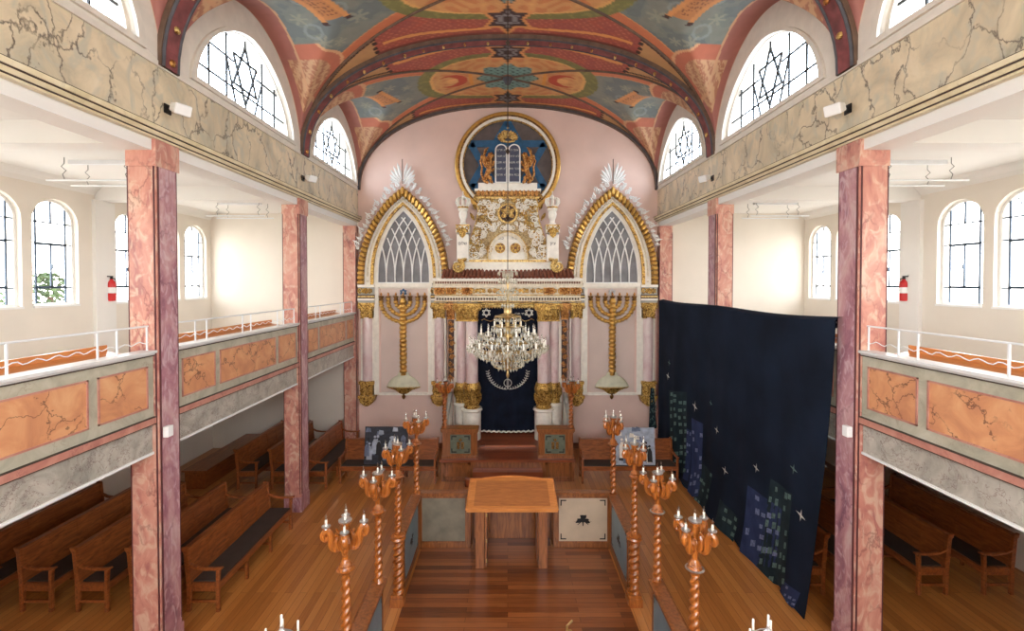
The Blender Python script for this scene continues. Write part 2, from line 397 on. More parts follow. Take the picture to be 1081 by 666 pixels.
def round_window(s, y, star=False):
    wn[0] += 1
    r = thing('window_%d' % wn[0], (s*(WO+.12), y, ZW0), None, None, kind='structure')
    zs = ZW1-HWW; x0, x1 = s*(WO+.10), s*(WO+.15)
    fr = MB(); w = .05
    ou = [(y-HWW, ZW0)]+arch_pts(y, HWW, zs)+[(y+HWW, ZW0)]
    inn = [(y-HWW+w, ZW0+w)]+arch_pts(y, HWW-w, zs)+[(y+HWW-w, ZW0+w)]
    n = len(ou)
    for i in range(n):
        j = (i+1) % n
        fr.prism([ou[i], ou[j], inn[j], inn[i]], x0, x1, 'x')
    # sill
    fr.box(s*(WO-.03), s*(WO+.1), y-HWW-.0, y+HWW, ZW0-.03, ZW0+.012)
    fr.build('window_frame', 'white_paint', r)
    g = MB(); t = .014; xa, xb = s*(WO+.105), s*(WO+.13)
    zz = [ZW0+.35, ZW0+1.22, zs, ]
    for z in zz: g.box(xa, xb, y-HWW+.03, y+HWW-.03, z-t, z+t)
    for d in (-.30, .30): g.box(xa, xb, y+d-t, y+d+t, ZW0+.04, zs+.30)
    g.box(xa, xb, y-t, y+t, ZW0+.35, ZW0+1.22); g.box(xa, xb, y-t, y+t, zs, zs+HWW-.04)
    for a, b in (((y-.30), (y+.30)),):
        for z in (ZW0+.37, ZW0+1.2): g.box(xa, xb, a, b, z-.015, z+.015)
    if star:
        R = .19; zc = zs+.22
        for q in (0, 1):
            p = [(y+R*math.cos(PI/2+q*PI+k*2*PI/3), zc+R*math.sin(PI/2+q*PI+k*2*PI/3)) for k in range(3)]
            for k in range(3): g.tube([(xa, p[k][0], p[k][1]), (xa, p[(k+1) % 3][0], p[(k+1) % 3][1])], .009, 4)
    g.build('glazing_bars', 'lead_line', r)
    h = MB().box(s*(WO+.08), s*(WO+.105), y-.012, y+.012, ZW0+.72, ZW0+.82); h.build('handle', 'lead_line', r)
    pn = MB().box(s*(WO+.125), s*(WO+.13), y-HWW+.02, y+HWW-.02, ZW0+.02, ZW1-.02)
    pn.v = []; pn.f = []; pn.mi = []
    pn.prism([(y-HWW+.03, ZW0+.03)]+arch_pts(y, HWW-.03, zs)+[(y+HWW-.03, ZW0+.03)], s*(WO+.122), s*(WO+.128), 'x')
    pn.build('pane', 'glass', r)
for s in (-1, 1):
    outer_wall(s)
    for i, y in enumerate(WINY): round_window(s, y, star=(i in (6, 7) and s == 1) or (i == 7 and s == -1 and False))
# gallery cross beams and pilasters, painted white
tn = [0]
def trim(mb, mat, **k):
    tn[0] += 1; return struct('trim_%d' % tn[0], mb, mat, **k)
for s in (-1, 1):
    for y in PY[1:]:
        mb = MB().box(s*4.9, s*WO, y-.17, y+.17, 6.8, 7.1).box(s*(WO-.08), s*WO, y-.25, y+.25, 3.1, 6.8); trim(mb, 'ceiling_white')
        mb = MB().box(s*4.9, s*WO, y-.17, y+.17, 2.62, 2.86); trim(mb, 'ceiling_white')
    mb = MB().prism([(s*WO, 7.1), (s*(WO-.18), 7.1), (s*(WO-.14), 7.05), (s*(WO-.05), 6.98), (s*WO, 6.9)], YR, YB, 'y'); trim(mb, 'ceiling_white')
    mb = MB()   # marbled frieze over the pillars
    mb.box(s*4.5, s*4.9, YR, YB, 6.98, ZS); trim(mb, 'frieze_marble')
    mb = MB()   # white soffit beam under the cornice
    mb.box(s*4.54, s*4.9, YR, YB, 6.70, 6.84); trim(mb, 'ceiling_white')
    mb = MB()
    mb.prism([(s*4.9, 6.84), (s*4.47, 6.84), (s*4.46, 6.87), (s*4.44, 6.875), (s*4.42, 6.92), (s*4.39, 6.93), (s*4.38, 6.98), (s*4.41, 6.985), (s*4.5, 7.0), (s*4.9, 7.0)], YR, YB, 'y')
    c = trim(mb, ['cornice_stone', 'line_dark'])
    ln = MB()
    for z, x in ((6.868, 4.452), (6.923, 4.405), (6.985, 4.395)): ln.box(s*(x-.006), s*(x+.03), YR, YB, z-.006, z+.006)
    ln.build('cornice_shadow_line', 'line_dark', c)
    mb = MB().box(s*4.47, s*4.52, YR, YB, ZS-.04, ZS+.03); trim(mb, 'lunette_white')

# ------------------------------------------------------------------ the painted vault
NC = 1.95
def vault_z(x, dy, hb):
    """x, dy numpy arrays; hb the half length of the bay"""
    t = np.clip(np.abs(x)/W, 0, 1); v = np.clip(np.abs(dy)/hb, 0, 1)
    zm = (ZA-ZS)*np.maximum(0, 1-t**NV)**(1/NV)
    hc = 1.90+.66*(1-t)**2
    vv = np.clip(np.abs(dy)/(hb-.17), 0, 1)
    zc = hc*np.maximum(0, 1-vv**NC)**(1/NC)
    k = .06; m = np.maximum(zm, zc); d = np.abs(zm-zc)
    return ZS+m+np.where(d < k, (k-d)**2/(4*k), 0)*(t < .985)
rng = np.random.RandomState(3)
def c3(r, g, b): return np.array(S(r, g, b)[:3])
def paint(x, dy, hb, seed):
    """the painted decoration of one bay"""
    n = x.shape; ax = np.abs(x); ay = np.abs(dy); t = ax/W; v = ay/hb
    nz = np.array([noise.fractal(Vector((a*1.6+seed*9, b*1.6, 0.0)), 1.0, 2.0, 4) for a, b in zip(x.ravel(), dy.ravel())]).reshape(n)
    n2 = np.array([noise.noise(Vector((a*9+seed, b*9, 3.0))) for a, b in zip(x.ravel(), dy.ravel())]).reshape(n)
    col = np.zeros(n+(3,))
    def put(mask, c, amt=1.0):
        f = np.clip(mask.astype(float)*amt, 0, 1)[..., None]; col[:] = col*(1-f)+np.asarray(c)*f
    put(np.ones(n, bool), c3(212, 154, 100))
    scrl = np.sin(ax*9+np.sin(ay*8)*2.2)*np.sin(ay*10+np.sin(ax*7)*2.4)
    put(scrl > .45, c3(196, 108, 66), .55); put(scrl < -.6, c3(224, 172, 110), .5)
    R = ((ax/2.15)**2.4+(ay/1.22)**2.4)**(1/2.4)
    trans = v > t
    # transverse field: dotted red
    red = trans & (R > 1.0); put(red, c3(166, 84, 72))
    dots = (np.sin(ax*42)*np.sin(ay*42) > .55); put(red & dots, c3(206, 124, 96), .7); put(red & (nz > .15), c3(150, 74, 70), .6)
    sc2 = np.abs(np.sin(ax*3.1)*1.2-np.cos(ay*8)) < .16; put(red & sc2, c3(190, 84, 60), .35)
    st = trans & (np.abs(ay-(1.60+.06*np.sin(ax*2))) < .035+.02*ax/3) & (ax > .35) & (ax < 2.6); put(st, c3(226, 158, 92))
    put(trans & (v > .88), c3(128, 72, 64))
    # tan panels low on the transverse field
    e = ax-(2.72+.25*(v-.6)); tanp = trans & (e > 0) & (t < .95); put(tanp, c3(196, 150, 104))
    put(trans & (np.abs(e) < .045) & (np.sin(ay*40) > -.5), c3(60, 38, 34))
    put(trans & (np.abs(t-v+.035) < .012) & (ax > 2.7), c3(60, 38, 34))
    put(trans & (t > .93), c3(166, 100, 84))
    # lunette triangle
    lun = ~trans & (R > 1.05); dd = (t-v)*W*.72
    put(lun, c3(124, 130, 124))
    put(lun & (nz > .10), c3(108, 116, 118), .8); put(lun & (nz < -.15), c3(136, 138, 128), .7)
    for (sx, sy, sr) in ((2.75, .45, .20), (2.95, -.55, .17), (3.5, .75, .18), (3.55, -.72, .18), (3.25, .9, .13), (2.6, -.25, .13), (3.3, -1.0, .14), (3.75, .2, .17)):
        dx, dz = ax-sx, dy-sy; rr = np.hypot(dx, dz); an = np.arctan2(dz, dx)
        sm = rr < sr*(.62+.38*np.cos(6*an)); put(lun & sm, c3(164, 162, 140), .55)
    for (sx, sy) in ((3.0, .05), (3.45, -.35), (3.6, .5)):
        rr = np.hypot((ax-sx)*1.0, (dy-sy)*1.0); put(lun & (np.abs(rr-.15) < .03), c3(156, 166, 164), .45)
    # scroll painted in the blue field
    u, w = (ax-3.15)*.92+(dy)*.25, dy
    put(lun & (np.abs(w+.15) < .42) & (np.abs(u-.05) < .17), c3(196, 132, 84))
    put(lun & (np.abs(w+.15) < .48) & (np.abs(np.abs(u-.05)-.19) < .045), c3(214, 148, 92))
    put(lun & (np.abs(np.abs(w+.15)-.5) < .04) & (np.abs(np.abs(u-.05)-.19) < .05), c3(66, 40, 38))
    put(lun & (np.abs(w+.15) < .32) & (np.abs(u-.05) < .11) & (np.sin(u*90) > .2) & (np.sin(w*50+n2*4) > 0), c3(110, 66, 50), .8)
    band = ~trans & (dd < .46) & (R > 1.03); put(band, c3(206, 120, 84)); put(band & (np.abs(dd-.45) < .03), c3(222, 152, 98))
    # ring and its olive band
    put((R > .93) & (R < 1.08), c3(124, 120, 72)); put(np.abs(R-.92) < .018, c3(226, 172, 104)); put((R > .93) & (R < 1.08) & (n2 > .2), c3(146, 138, 80), .6)
    # flame leaf and rosettes inside
    fx = ax-1.45; put((R < .9) & (np.hypot(fx*1.0, ay*1.15) < .40) & (np.hypot(fx-.14, ay*1.15) > .30), c3(188, 72, 48))
    put((R < .9) & (np.hypot(fx+.02, ay) < .15), c3(226, 170, 110)); put((R < .9) & (np.abs(ax-.95) < .04) & (ay < .35), c3(222, 150, 70))
    rt = np.hypot(ax, dy); teal = rt < .72+.08*np.cos(8*np.arctan2(dy, x)); put(teal, c3(118, 148, 140))
    put(teal & (np.sin(ax*34)*np.sin(ay*34) > .6), c3(40, 44, 48)); put(rt < .16, c3(140, 84, 58)); put(rt < .07, c3(60, 38, 30))
    # dark six-pointed stars beside the transverse ribs
    for sy in (1.32,):
        dx, dz = ax, ay-sy; rr = np.hypot(dx, dz*1.05)
        def tri(a0):
            m = np.ones(n, bool)
            for k in range(3):
                a = a0+k*2*PI/3; m &= (dx*math.cos(a)*1+dz*math.sin(a)) < .25
            return m
        def tri2(a0, q):
            m = np.ones(n, bool)
            for k in range(3):
                a = a0+k*2*PI/3; m &= (dx*math.cos(a)+dz*math.sin(a)) < q
            return m
        big = tri2(PI/2, .31) | tri2(-PI/2, .31); mid = tri2(PI/2, .235) | tri2(-PI/2, .235)
        put(big, c3(218, 150, 92)); put(mid, c3(66, 44, 44))
        for q in (PI/2, -PI/2): put(tri2(q, .15) & ~tri2(q, .105), c3(136, 132, 134))
    # borders along the window arch and the corner medallions
    zc_edge = W-ax; cell = ~trans
    arc = .80-.05*np.cos((v-.62)*7)
    cor = cell & (t > arc) & (v > .36)
    put(cor, c3(190, 112, 88)); put(cell & (np.abs(t-arc) < .008) & (v > .36) & (v < .80), c3(218, 168, 128))
    vin = cell & (t > arc+.055) & (v > .50) & (v < .86) & (t-v > .07) & (zc_edge > .16); put(vin, c3(204, 164, 128))
    put(vin & (np.sin(ax*30+n2*5)*np.sin(dy*24+n2*6) > .05), c3(168, 108, 84), .8)
    ring = zc_edge < .42-.10*v; put(cell & ring & ~vin, c3(168, 108, 98)); put(cell & (np.abs(zc_edge-(.43-.10*v)) < .022), c3(206, 160, 124))
    put(cell & (zc_edge < .03), c3(206, 178, 156))
    sh = 1+.10*nz[..., None]+.07*n2[..., None]
    return np.clip(col*sh, 0, 1)
mv, nt, b = nmat('painted_vault')
vc = nt.nodes.new('ShaderNodeVertexColor'); vc.layer_name = 'paint'; nt.links.new(vc.outputs[0], b.inputs['Base Color'])
b.inputs['Roughness'].default_value = .6
M['painted_vault'] = mv
def vault_bay(yc, hb, nu, nv, k):
    a = np.linspace(-PI/2, PI/2, nu+1); x1 = W*np.sign(np.sin(a))*np.abs(np.sin(a))**(2/NV)
    y1 = np.linspace(-hb, hb, nv+1); X, Y = np.meshgrid(x1, y1, indexing='ij'); Z = vault_z(X, Y, hb)
    pt = paint(X, Y, hb, k)
    v = np.stack([X, Y+yc, Z], -1).reshape(-1, 3); idx = np.arange((nu+1)*(nv+1)).reshape(nu+1, nv+1)
    f = np.stack([idx[:-1, :-1], idx[:-1, 1:], idx[1:, 1:], idx[1:, :-1]], -1).reshape(-1, 4)
    me = bpy.data.meshes.new('ceiling'); me.from_pydata(v.tolist(), [], f.tolist()); me.materials.append(M['painted_vault'])
    ca = me.color_attributes.new('paint', 'FLOAT_COLOR', 'POINT')
    c4 = np.ones((v.shape[0], 4)); c4[:, :3] = pt.reshape(-1, 3); ca.data.foreach_set('color', c4.ravel().astype(np.float32))
    for p in me.polygons: p.use_smooth = True
    o = bpy.data.objects.new('ceiling', me); C.objects.link(o); o['kind'] = 'structure'
    return o
HB = [2.03, 2.03, 2.03, 1.97]
for k in range(4): vault_bay(BAYC[k], HB[k]+.02, (60, 150, 340, 300)[k], (30, 80, 190, 160)[k], k)
def zv(x, y):
    k = 3 if y > 10.23 else 2 if y > 6.17 else 1 if y > 2.12 else 0
    return float(vault_z(np.array([float(x)]), np.array([y-BAYC[k]]), HB[k])[0])
def rib_prof(n=44, shrink=0.0):
    out = []
    for i in range(n+1):
        a = PI*i/n; c = math.cos(a); t = math.copysign(abs(c)**(2/NV), c)
        out.append(((W-shrink)*t, ZS-.02+(ZA-ZS-shrink)*abs(math.sin(a))**(2/NV)))
    return out
lab = {2.10: 'painted transverse vault rib nearest the camera, mostly above the view', 6.16: 'painted transverse rib springing above the two nearest marble pillars',
       10.25: 'beaded transverse vault rib springing above the second pair of pillars'}
for y in PY[1:]:
    tn[0] += 1; r = thing('trim_%d' % tn[0], (0, y, ZS), None, None, kind='structure')
    MB().band(rib_prof(44, .06), rib_prof(44, -.03), y-.17, y+.17).build('rib_band', 'rib_brown', r)
    MB().band(rib_prof(44, .08), rib_prof(44, .03), y-.11, y+.10).build('rib_center_strip', 'rib_red', r)
    e = MB()
    for d in (-.13, .13): e.tube([(p[0], y+d, p[1]) for p in rib_prof(44, .065)], .026, 5)
    e.build('rib_edging', 'rib_dark', r)
    pr = rib_prof(120, .09)
    acc = 0; last = pr[0]; k = 0
    for p in pr[1:]:
        acc += math.hypot(p[0]-last[0], p[1]-last[1]); last = p
        if acc > .42:
            acc = 0; k += 1
            MB().ball((p[0], y, p[1]), (.028, .06, .028) if abs(p[0]) < 2 else (.03, .055, .05), 8, 5).build('rib_medallion', 'gold_light' if k % 2 else 'copper_gold', r, smooth=True)
tn[0] += 1; r = thing('trim_%d' % tn[0], (0, YB-.08, ZS), None, None, kind='structure')
MB().band(rib_prof(44, .08), rib_prof(44, -.03), YB-.10, YB-.01).build('rib_band', 'rib_brown', r)
MB().tube([(p[0], YB-.11, p[1]) for p in rib_prof(44, .05)], .022, 5).build('rib_edging', 'rib_dark', r)
# thin diagonal ribs
for k in (1, 2, 3):
    bay = {1: 'bay over the camera', 2: 'bay above the hanging chandelier', 3: 'bay nearest the far wall'}[k]
    for d in (-1, 1):
        pts = []
        for i in range(61):
            u = -1+2*i/60; x = W*.995*u; y = BAYC[k]+d*u*(HB[k]-.02)
            pts.append((x, y, zv(x, y)-.015))
        trim(MB().tube(pts, .028, 6), 'rib_brown', smooth=True)
    o = MB().lathe([(.02, -.14), (.07, -.10), (.10, -.04), (.13, 0), (.13, .04)], (0, BAYC[k], ZA-.06), 12).build('vault_boss', 'rib_dark', smooth=True)
    tag(o, 'small round dark boss where the diagonal ribs cross, %s' % bay, 'boss')

# ------------------------------------------------------------------ lunettes and their windows
def lun_arch(y, hw, z0, h, n=28, e=2.15):
    out = []
    for i in range(n+1):
        a = PI*i/n; c = math.cos(a); out.append((y-hw*math.copysign(abs(c)**(2/e), c), z0+h*abs(math.sin(a))**(2/e)*(1+.0*abs(c))))
    return out
def lun_ptd(y, hw, z0, h, n=28):
    """slightly pointed arch"""
    out = []
    for (py, pz) in lun_arch(y, hw, z0, h, n, 1.72): out.append((py, pz))
    return out
for s in (-1, 1):
    for k in (0, 1, 2, 3):
        yc, hb = BAYC[k], HB[k]; hwo = hb-.10
        ou = lun_arch(yc, hwo+.10, ZS, 2.05); inn = lun_ptd(yc, 1.50, ZS+.14, 1.30)
        mb = MB(); x0, x1 = s*4.48, s*4.72
        n = len(ou)
        for i in range(n-1): mb.prism([ou[i], ou[i+1], inn[i+1], inn[i]], x0, x1, 'x')
        mb.prism([(yc-hwo-.08, ZS), (yc+hwo+.08, ZS), (yc+1.50, ZS+.14), (yc-1.50, ZS+.14)], x0, x1, 'x')
        trim(mb, 'lunette_white')
        wn[0] += 1
        r = thing('window_%d' % wn[0], (s*4.6, yc, ZS+.14), None, None, kind='structure')
        # moulded frame
        def ring(hw1, h1, z1, hw0, h0, z0, xa, xb, mbx):
            A = [(yc-hw1, z1)]+lun_ptd(yc, hw1, z1, h1)+[(yc+hw1, z1)]; B = [(yc-hw0, z0)]+lun_ptd(yc, hw0, z0, h0)+[(yc+hw0, z0)]
            A = lun_ptd(yc, hw1, z1, h1); B = lun_ptd(yc, hw0, z0, h0)
            m = len(A)
            for i in range(m-1): mbx.prism([A[i], A[i+1], B[i+1], B[i]], xa, xb, 'x')
            mbx.prism([A[-1], A[0], B[0], B[-1]], xa, xb, 'x')
        fr = MB(); ring(1.62, 1.42, ZS+.07, 1.50, 1.30, ZS+.14, s*4.44, s*4.50, fr); ring(1.52, 1.32, ZS+.12, 1.43, 1.23, ZS+.20, s*4.54, s*4.66, fr)
        fr.build('window_frame', 'lunette_white', r)
        g = MB(); xa = s*4.60; t = .010
        zl = ZS+.19
        def top(y):
            u = min(1, abs(y-yc)/1.46); return ZS+.19+1.22*max(0, 1-u**1.72)**(1/1.72)
        def seg(a, b, r_=.018): g.tube([(xa, a[0], a[1]), (xa, b[0], b[1])], r_, 4)
        for d in (-1.0, -.55, .55, 1.0): seg((yc+d, zl), (yc+d, top(yc+d)))
        for z in (ZS+.46, ZS+.9):
            u = max(0, 1-((z-zl)/1.22)**1.72)**(1/1.72)*1.46
            if z < ZS+.6: seg((yc-u, z), (yc+u, z))
            else: seg((yc-u, z), (yc-.35, z)); seg((yc+.35, z), (yc+u, z))
        cx, cz, R = yc, ZS+.80, .50
        for q in (0, 1):
            p = [(cx+R*.82*math.cos(PI/2+q*PI+j*2*PI/3), cz+R*math.sin(PI/2+q*PI+j*2*PI/3)) for j in range(3)]
            for j in range(3): seg(p[j], p[(j+1) % 3], .021)
        seg((yc, cz+R), (yc, top(yc))); seg((yc, zl), (yc, cz-R)); seg((yc-.28, zl), (yc-.55, ZS+.9)); seg((yc+.28, zl), (yc+.55, ZS+.9))
        g.build('leaded_bars', 'ink', r)
        pn = MB().prism(lun_ptd(yc, 1.47, ZS+.18, 1.25), s*4.615, s*4.62, 'x'); pn.build('pane', 'glass_blue', r)
        # outside reveal so no light leaks round the window
        mb = MB()
        mb.box(s*4.72, s*4.9, yc-2.06, yc+2.06, ZS, ZS+.12)
        for i in range(n-1): mb.prism([ou[i], ou[i+1], (inn[i+1][0], inn[i+1][1]), (inn[i][0], inn[i][1])], s*4.72, s*4.8, 'x')
        trim(mb, 'lunette_white')
# rear wall behind the camera with an added, unseen opening, sized to brighten nave and ark
mb = MB()
mb.box(-WO-.3, WO+.3, YR-.3, YR, 0, 3.6); mb.box(-WO-.3, -3.6, YR-.3, YR, 3.6, 7.3); mb.box(3.6, WO+.3, YR-.3, YR, 3.6, 7.3); mb.box(-3.6, 3.6, YR-.3, YR, 7.6, 8.2)
mb.box(-W-.4, -3.6, YR-.3, YR, 7.3, 8.2); mb.box(3.6, W+.4, YR-.3, YR, 7.3, 8.2); mb.box(-W-.4, W+.4, YR-.3, YR, 8.2, 10.8)
for x in (-1.2, 1.2): mb.box(x-.1, x+.1, YR-.3, YR, 3.6, 7.6)
struct('wall_rear', mb, 'plaster_white')

# ------------------------------------------------------------------ pillars
def pillar(s, y, label, full=True):
    r = thing('marble_pillar', (s*4.68, y, 0), label, 'pillar', 'marble pillars between the nave and the side aisles')
    x0, x1 = s*4.5, s*4.88
    MB().box(x0+s*.012, x1-s*.006, y-.2+.012, y+.2-.012, 0, 6.72).build('shaft_core', 'pink_marble', r)
    ft = MB()
    ft.box(x0+s*.045, x1-s*.02, y-.2, y-.17, 0, 6.5)
    ft.build('aisle_side_slab', 'pink_marble', r)
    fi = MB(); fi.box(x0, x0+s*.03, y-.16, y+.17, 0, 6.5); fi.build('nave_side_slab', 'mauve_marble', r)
    g = MB()
    for d in (.033, ): g.box(x0+s*(d-.006), x0+s*(d+.006), y-.204, y-.17, .4, 6.5)
    g.box(x1-s*.022, x1-s*.008, y-.204, y-.17, .4, 6.5)
    g.box(x0-s*.003, x0+s*.02, y-.168, y-.152, .4, 6.5); g.box(x0-s*.003, x0+s*.02, y+.158, y+.17, .4, 6.5)
    g.build('groove', 'groove_dark', r)
    MB().box(x0-s*.012, x1, y-.212, y+.212, 6.5, 6.84).build('top_block', 'pink_marble', r)
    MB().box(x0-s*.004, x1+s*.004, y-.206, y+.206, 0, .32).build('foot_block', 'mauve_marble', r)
for s in (-1, 1):
    for y, w in ((2.10, 'beside the camera, outside the picture'), (6.16, 'nearest the camera'), (10.25, 'second from the camera, halfway to the ark')):
        if y > 3: pillar(s, y, 'tall pink marble pillar on the %s of the nave, %s' % (SIDE[s], w))
    # half pillar against the far wall
    r = thing('marble_pillar', (s*4.68, YB-.12, 0), 'pink marble half pillar in the far %s corner of the nave' % SIDE[s], 'pillar')
    MB().box(s*4.5, s*4.88, YB-.24, YB-.005, 0, 6.7).build('shaft_core', 'pink_marble', r)
    g = MB().box(s*4.494, s*4.51, YB-.243, YB-.22, .3, 6.5).box(s*4.865, s*4.882, YB-.243, YB-.22, .3, 6.5); g.build('groove', 'groove_dark', r)
    # small white speaker on the nearest pillar
    r = thing('pillar_speaker', (s*4.44, 6.05, 3.06), 'tiny white box on a black bracket fixed to the nearest %s pillar' % SIDE[s], 'speaker')
    MB().box(s*4.47, s*4.40, 5.98, 6.08, 3.0, 3.14).build('housing', 'white_paint', r, bevel=.008)
    MB().tube([(s*4.5, 6.1, 3.03), (s*4.44, 6.1, 3.03)], .02, 6).build('bracket', 'black_plastic', r)

# ------------------------------------------------------------------ gallery parapets
def parapet(s, y0, y1, yc, label):
    r = thing('gallery_parapet', (s*4.6, (y0+y1)/2, 2.8), label, 'gallery parapet', 'marbled gallery parapets')
    x = 4.56
    MB().box(s*x, s*(x+.12), y0, y1, 3.28, 4.08).build('parapet_wall', 'grey_marble', r)
    MB().prism([(s*(x+.02), 2.83), (s*(x+.02), 3.2), (s*(x+.14), 3.2), (s*(x+.14), 2.83)], y0, y1, 'y').build('lower_band', 'speckled_marble', r)
    MB().box(s*(x-.0), s*(x+.14), y0, y1, 2.80, 2.83).build('underside_edge', 'white_paint', r)
    m = MB(); m.box(s*(x-.035), s*(x+.12), y0, y1, 3.20, 3.28); m.build('rose_moulding', 'rose_marble', r)
    m = MB(); m.box(s*(x-.042), s*(x), y0, y1, 3.28, 3.288).box(s*(x-.042), s*x, y0, y1, 3.193, 3.20); m.build('moulding_line', 'line_dark', r)
    m = MB(); m.prism([(s*(x+.16), 4.08), (s*(x-.02), 4.08), (s*(x-.03), 4.1), (s*(x-.06), 4.11), (s*(x-.06), 4.14), (s*(x+.16), 4.14)], y0, y1, 'y'); m.build('ledge', 'ledge_white', r)
    m = MB().box(s*(x-.025), s*x, y0, y1, 4.068, 4.082); m.build('ledge_line', 'line_dark', r)
    hb = (y1-y0)/2; c = (y0+y1)/2
    for (a, b) in ((c-.86, c+.86), (y0+.12, c-1.02), (c+1.02, y1-.12)):
        if b-a < .2: continue
        m = MB(); m.cur = 0; m.box(s*(x-.004), s*(x+.02), a, b, 3.43, 3.93)
        p = m.build('inset_panel', 'orange_marble', r)
        e = MB()
        for (ya, yb, za, zb) in ((a-.02, b+.02, 3.93, 3.95), (a-.02, b+.02, 3.41, 3.43), (a-.02, a, 3.41, 3.95), (b, b+.02, 3.41, 3.95)): e.box(s*(x-.014), s*(x+.01), ya, yb, za, zb)
        e.build('panel_border', 'rose_marble', p)
    return r
def railing(s, y0, y1, label):
    r = thing('gallery_railing', (s*4.62, (y0+y1)/2, 4.14), label, 'railing', 'white railings on the gallery parapets')
    MB().tube([(s*4.62, y0, 4.45), (s*4.62, y1, 4.45)], .012, 6).build('top_rail', 'white_metal', r)
    c = (y0+y1)/2; n = max(1, round((y1-y0)/1.35)); step = (y1-y0)/n
    ys = []
    for k in range(n):
        yy = y0+step*(k+.5)
        for d in (-.13, .13): ys.append(yy+d)
    ys += [y0+.02, y1-.02]
    for yy in ys: MB().box(s*4.612, s*4.628, yy-.009, yy+.009, 4.14, 4.45).build('post', 'white_metal', r)
    m = MB(); pts = []
    nn = int((y1-y0)/.045)
    for i in range(nn+1):
        yy = y0+(y1-y0)*i/nn; q = (yy/.21) % 1.0
        pts.append((s*4.62, yy, 4.225+.030*abs(math.sin(q*PI))-.012*math.sin(q*2*PI)))
    m.tube(pts, .006, 5); m.build('wavy_bar', 'white_metal', r)
BAYS = [(2.32, 5.95, 'nearest the camera'), (6.37, 10.04, 'middle bay'), (10.46, 13.75, 'bay by the far wall')]
for s in (-1, 1):
    for (y0, y1, w), yc in zip(BAYS, BAYC[1:]):
        parapet(s, y0, y1, yc, '%s gallery parapet of grey marble with orange panels, %s' % (SIDE[s], w))
        railing(s, y0, y1, 'white metal railing on the %s gallery ledge, %s' % (SIDE[s], w))
        r = thing('gallery_bookrest', (s*4.95, (y0+y1)/2, 3.12), 'orange varnished wooden bookrest behind the %s railing, %s' % (SIDE[s], w), 'bookrest', 'wooden bookrests in the galleries')
        MB().prism([(s*4.74, 4.06), (s*4.74, 4.09), (s*5.06, 4.14), (s*5.06, 4.11)], y0+.1, y1-.1, 'y').build('sloping_top', 'desk_wood', r)
        MB().box(s*5.06, s*5.09, y0+.1, y1-.1, 4.02, 4.22).build('lip', 'desk_wood', r)
        for yy in (y0+.3, (y0+y1)/2, y1-.3): MB().box(s*4.82, s*5.0, yy-.02, yy+.02, 3.12, 4.07).build('bracket', 'desk_wood', r)
# fixtures
def wall_box(s, y, z, label):
    r = thing('wall_speaker', (s*4.44, y, z), label, 'speaker', 'white box speakers on the marbled frieze')
    m = MB(); c = Vector((s*4.33, y, z)); R = Matrix.Rotation(math.radians(25*s), 3, 'Z') @ Matrix.Rotation(math.radians(-18*s), 3, 'Y')
    w, d, h = .10, .11, .075
    vs = [c+R @ Vector((a*w*(.7 if a*s > 0 else 1), b*d*(.8 if a*s > 0 else 1), e*h*(.7 if a*s > 0 else 1))) for a in (-1, 1) for b in (-1, 1) for e in (-1, 1)]
    m.add(vs, [(0, 1, 3, 2), (4, 6, 7, 5), (0, 4, 5, 1), (2, 3, 7, 6), (0, 2, 6, 4), (1, 5, 7, 3)]); m.build('housing', 'white_paint', r, bevel=.02)
    MB().tube([(s*4.5, y+.02, z), (s*4.38, y+.02, z)], .02, 6).box(s*4.5, s*4.485, y-.05, y+.07, z-.06, z+.06).build('bracket', 'black_plastic', r)
for s in (-1, 1):
    Y1 = 4.4*F/350; wall_box(s, Y1, P(0, 115, Y1)[1], 'white box speaker on the %s frieze above the nearest pillar' % SIDE[s])
    Y2 = 4.4*F/211; wall_box(s, Y2, P(0, 188, Y2)[1], 'white box speaker on the %s frieze above the second pillar' % SIDE[s])
    r = thing('fire_extinguisher', (s*(WO-.09), 10.36, 4.62), 'red fire extinguisher hanging on the outer wall of the %s gallery' % SIDE[s], 'fire extinguisher')
    x, y, z = s*(WO-.10), 10.36, 4.60
    MB().lathe([(.03, 0), (.075, .01), (.08, .04), (.08, .38), (.07, .43), (.035, .47), (.03, .49)], (x, y, z), 14).build('cylinder', 'red_paint', r, smooth=True)
    MB().lathe([(.025, .49), (.03, .52), (.02, .55)], (x, y, z), 8).box(x-.015, x+.015, y-.10, y+.03, z+.54, z+.565).build('valve_handle', 'black_plastic', r)
    MB().tube([(x, y+.03, z+.52), (x-s*.02, y+.09, z+.48), (x-s*.02, y+.10, z+.3), (x-s*.02, y+.09, z+.12)], .012, 6).build('hose', 'black_plastic', r)
    MB().lathe([(.0805, .18), (.0815, .19), (.0815, .30), (.0805, .31)], (x, y, z), 14).build('label_band', 'white_paint', r)
    for y, w in ((8.0, 'over the middle bay'), (12.1, 'over the bay by the far wall')):
        r = thing('gallery_lamp', (s*6.9, y, 6.85), 'white twin-tube lamp hanging under the %s gallery ceiling, %s' % (SIDE[s], w), 'lamp')
        for d in (-.22, .22):
            MB().tube([(s*6.2, y+d, 6.72), (s*7.7, y+d, 6.72)], .016, 8).build('tube', 'white_metal', r, smooth=True)
            for xx in (6.35, 7.4):
                MB().tube([(s*xx, y+d, 7.1), (s*xx, y+d, 7.0), (s*(xx+.05), y+d, 6.95), (s*(xx-.03), y+d, 6.88), (s*(xx+.03), y+d, 6.82), (s*xx, y+d, 6.74)], .007, 6).build('hook', 'hook_grey', r)
        MB().box(s*6.4, s*7.5, y-.05, y+.05, 7.04, 7.1).build('ceiling_plate', 'white_metal', r)
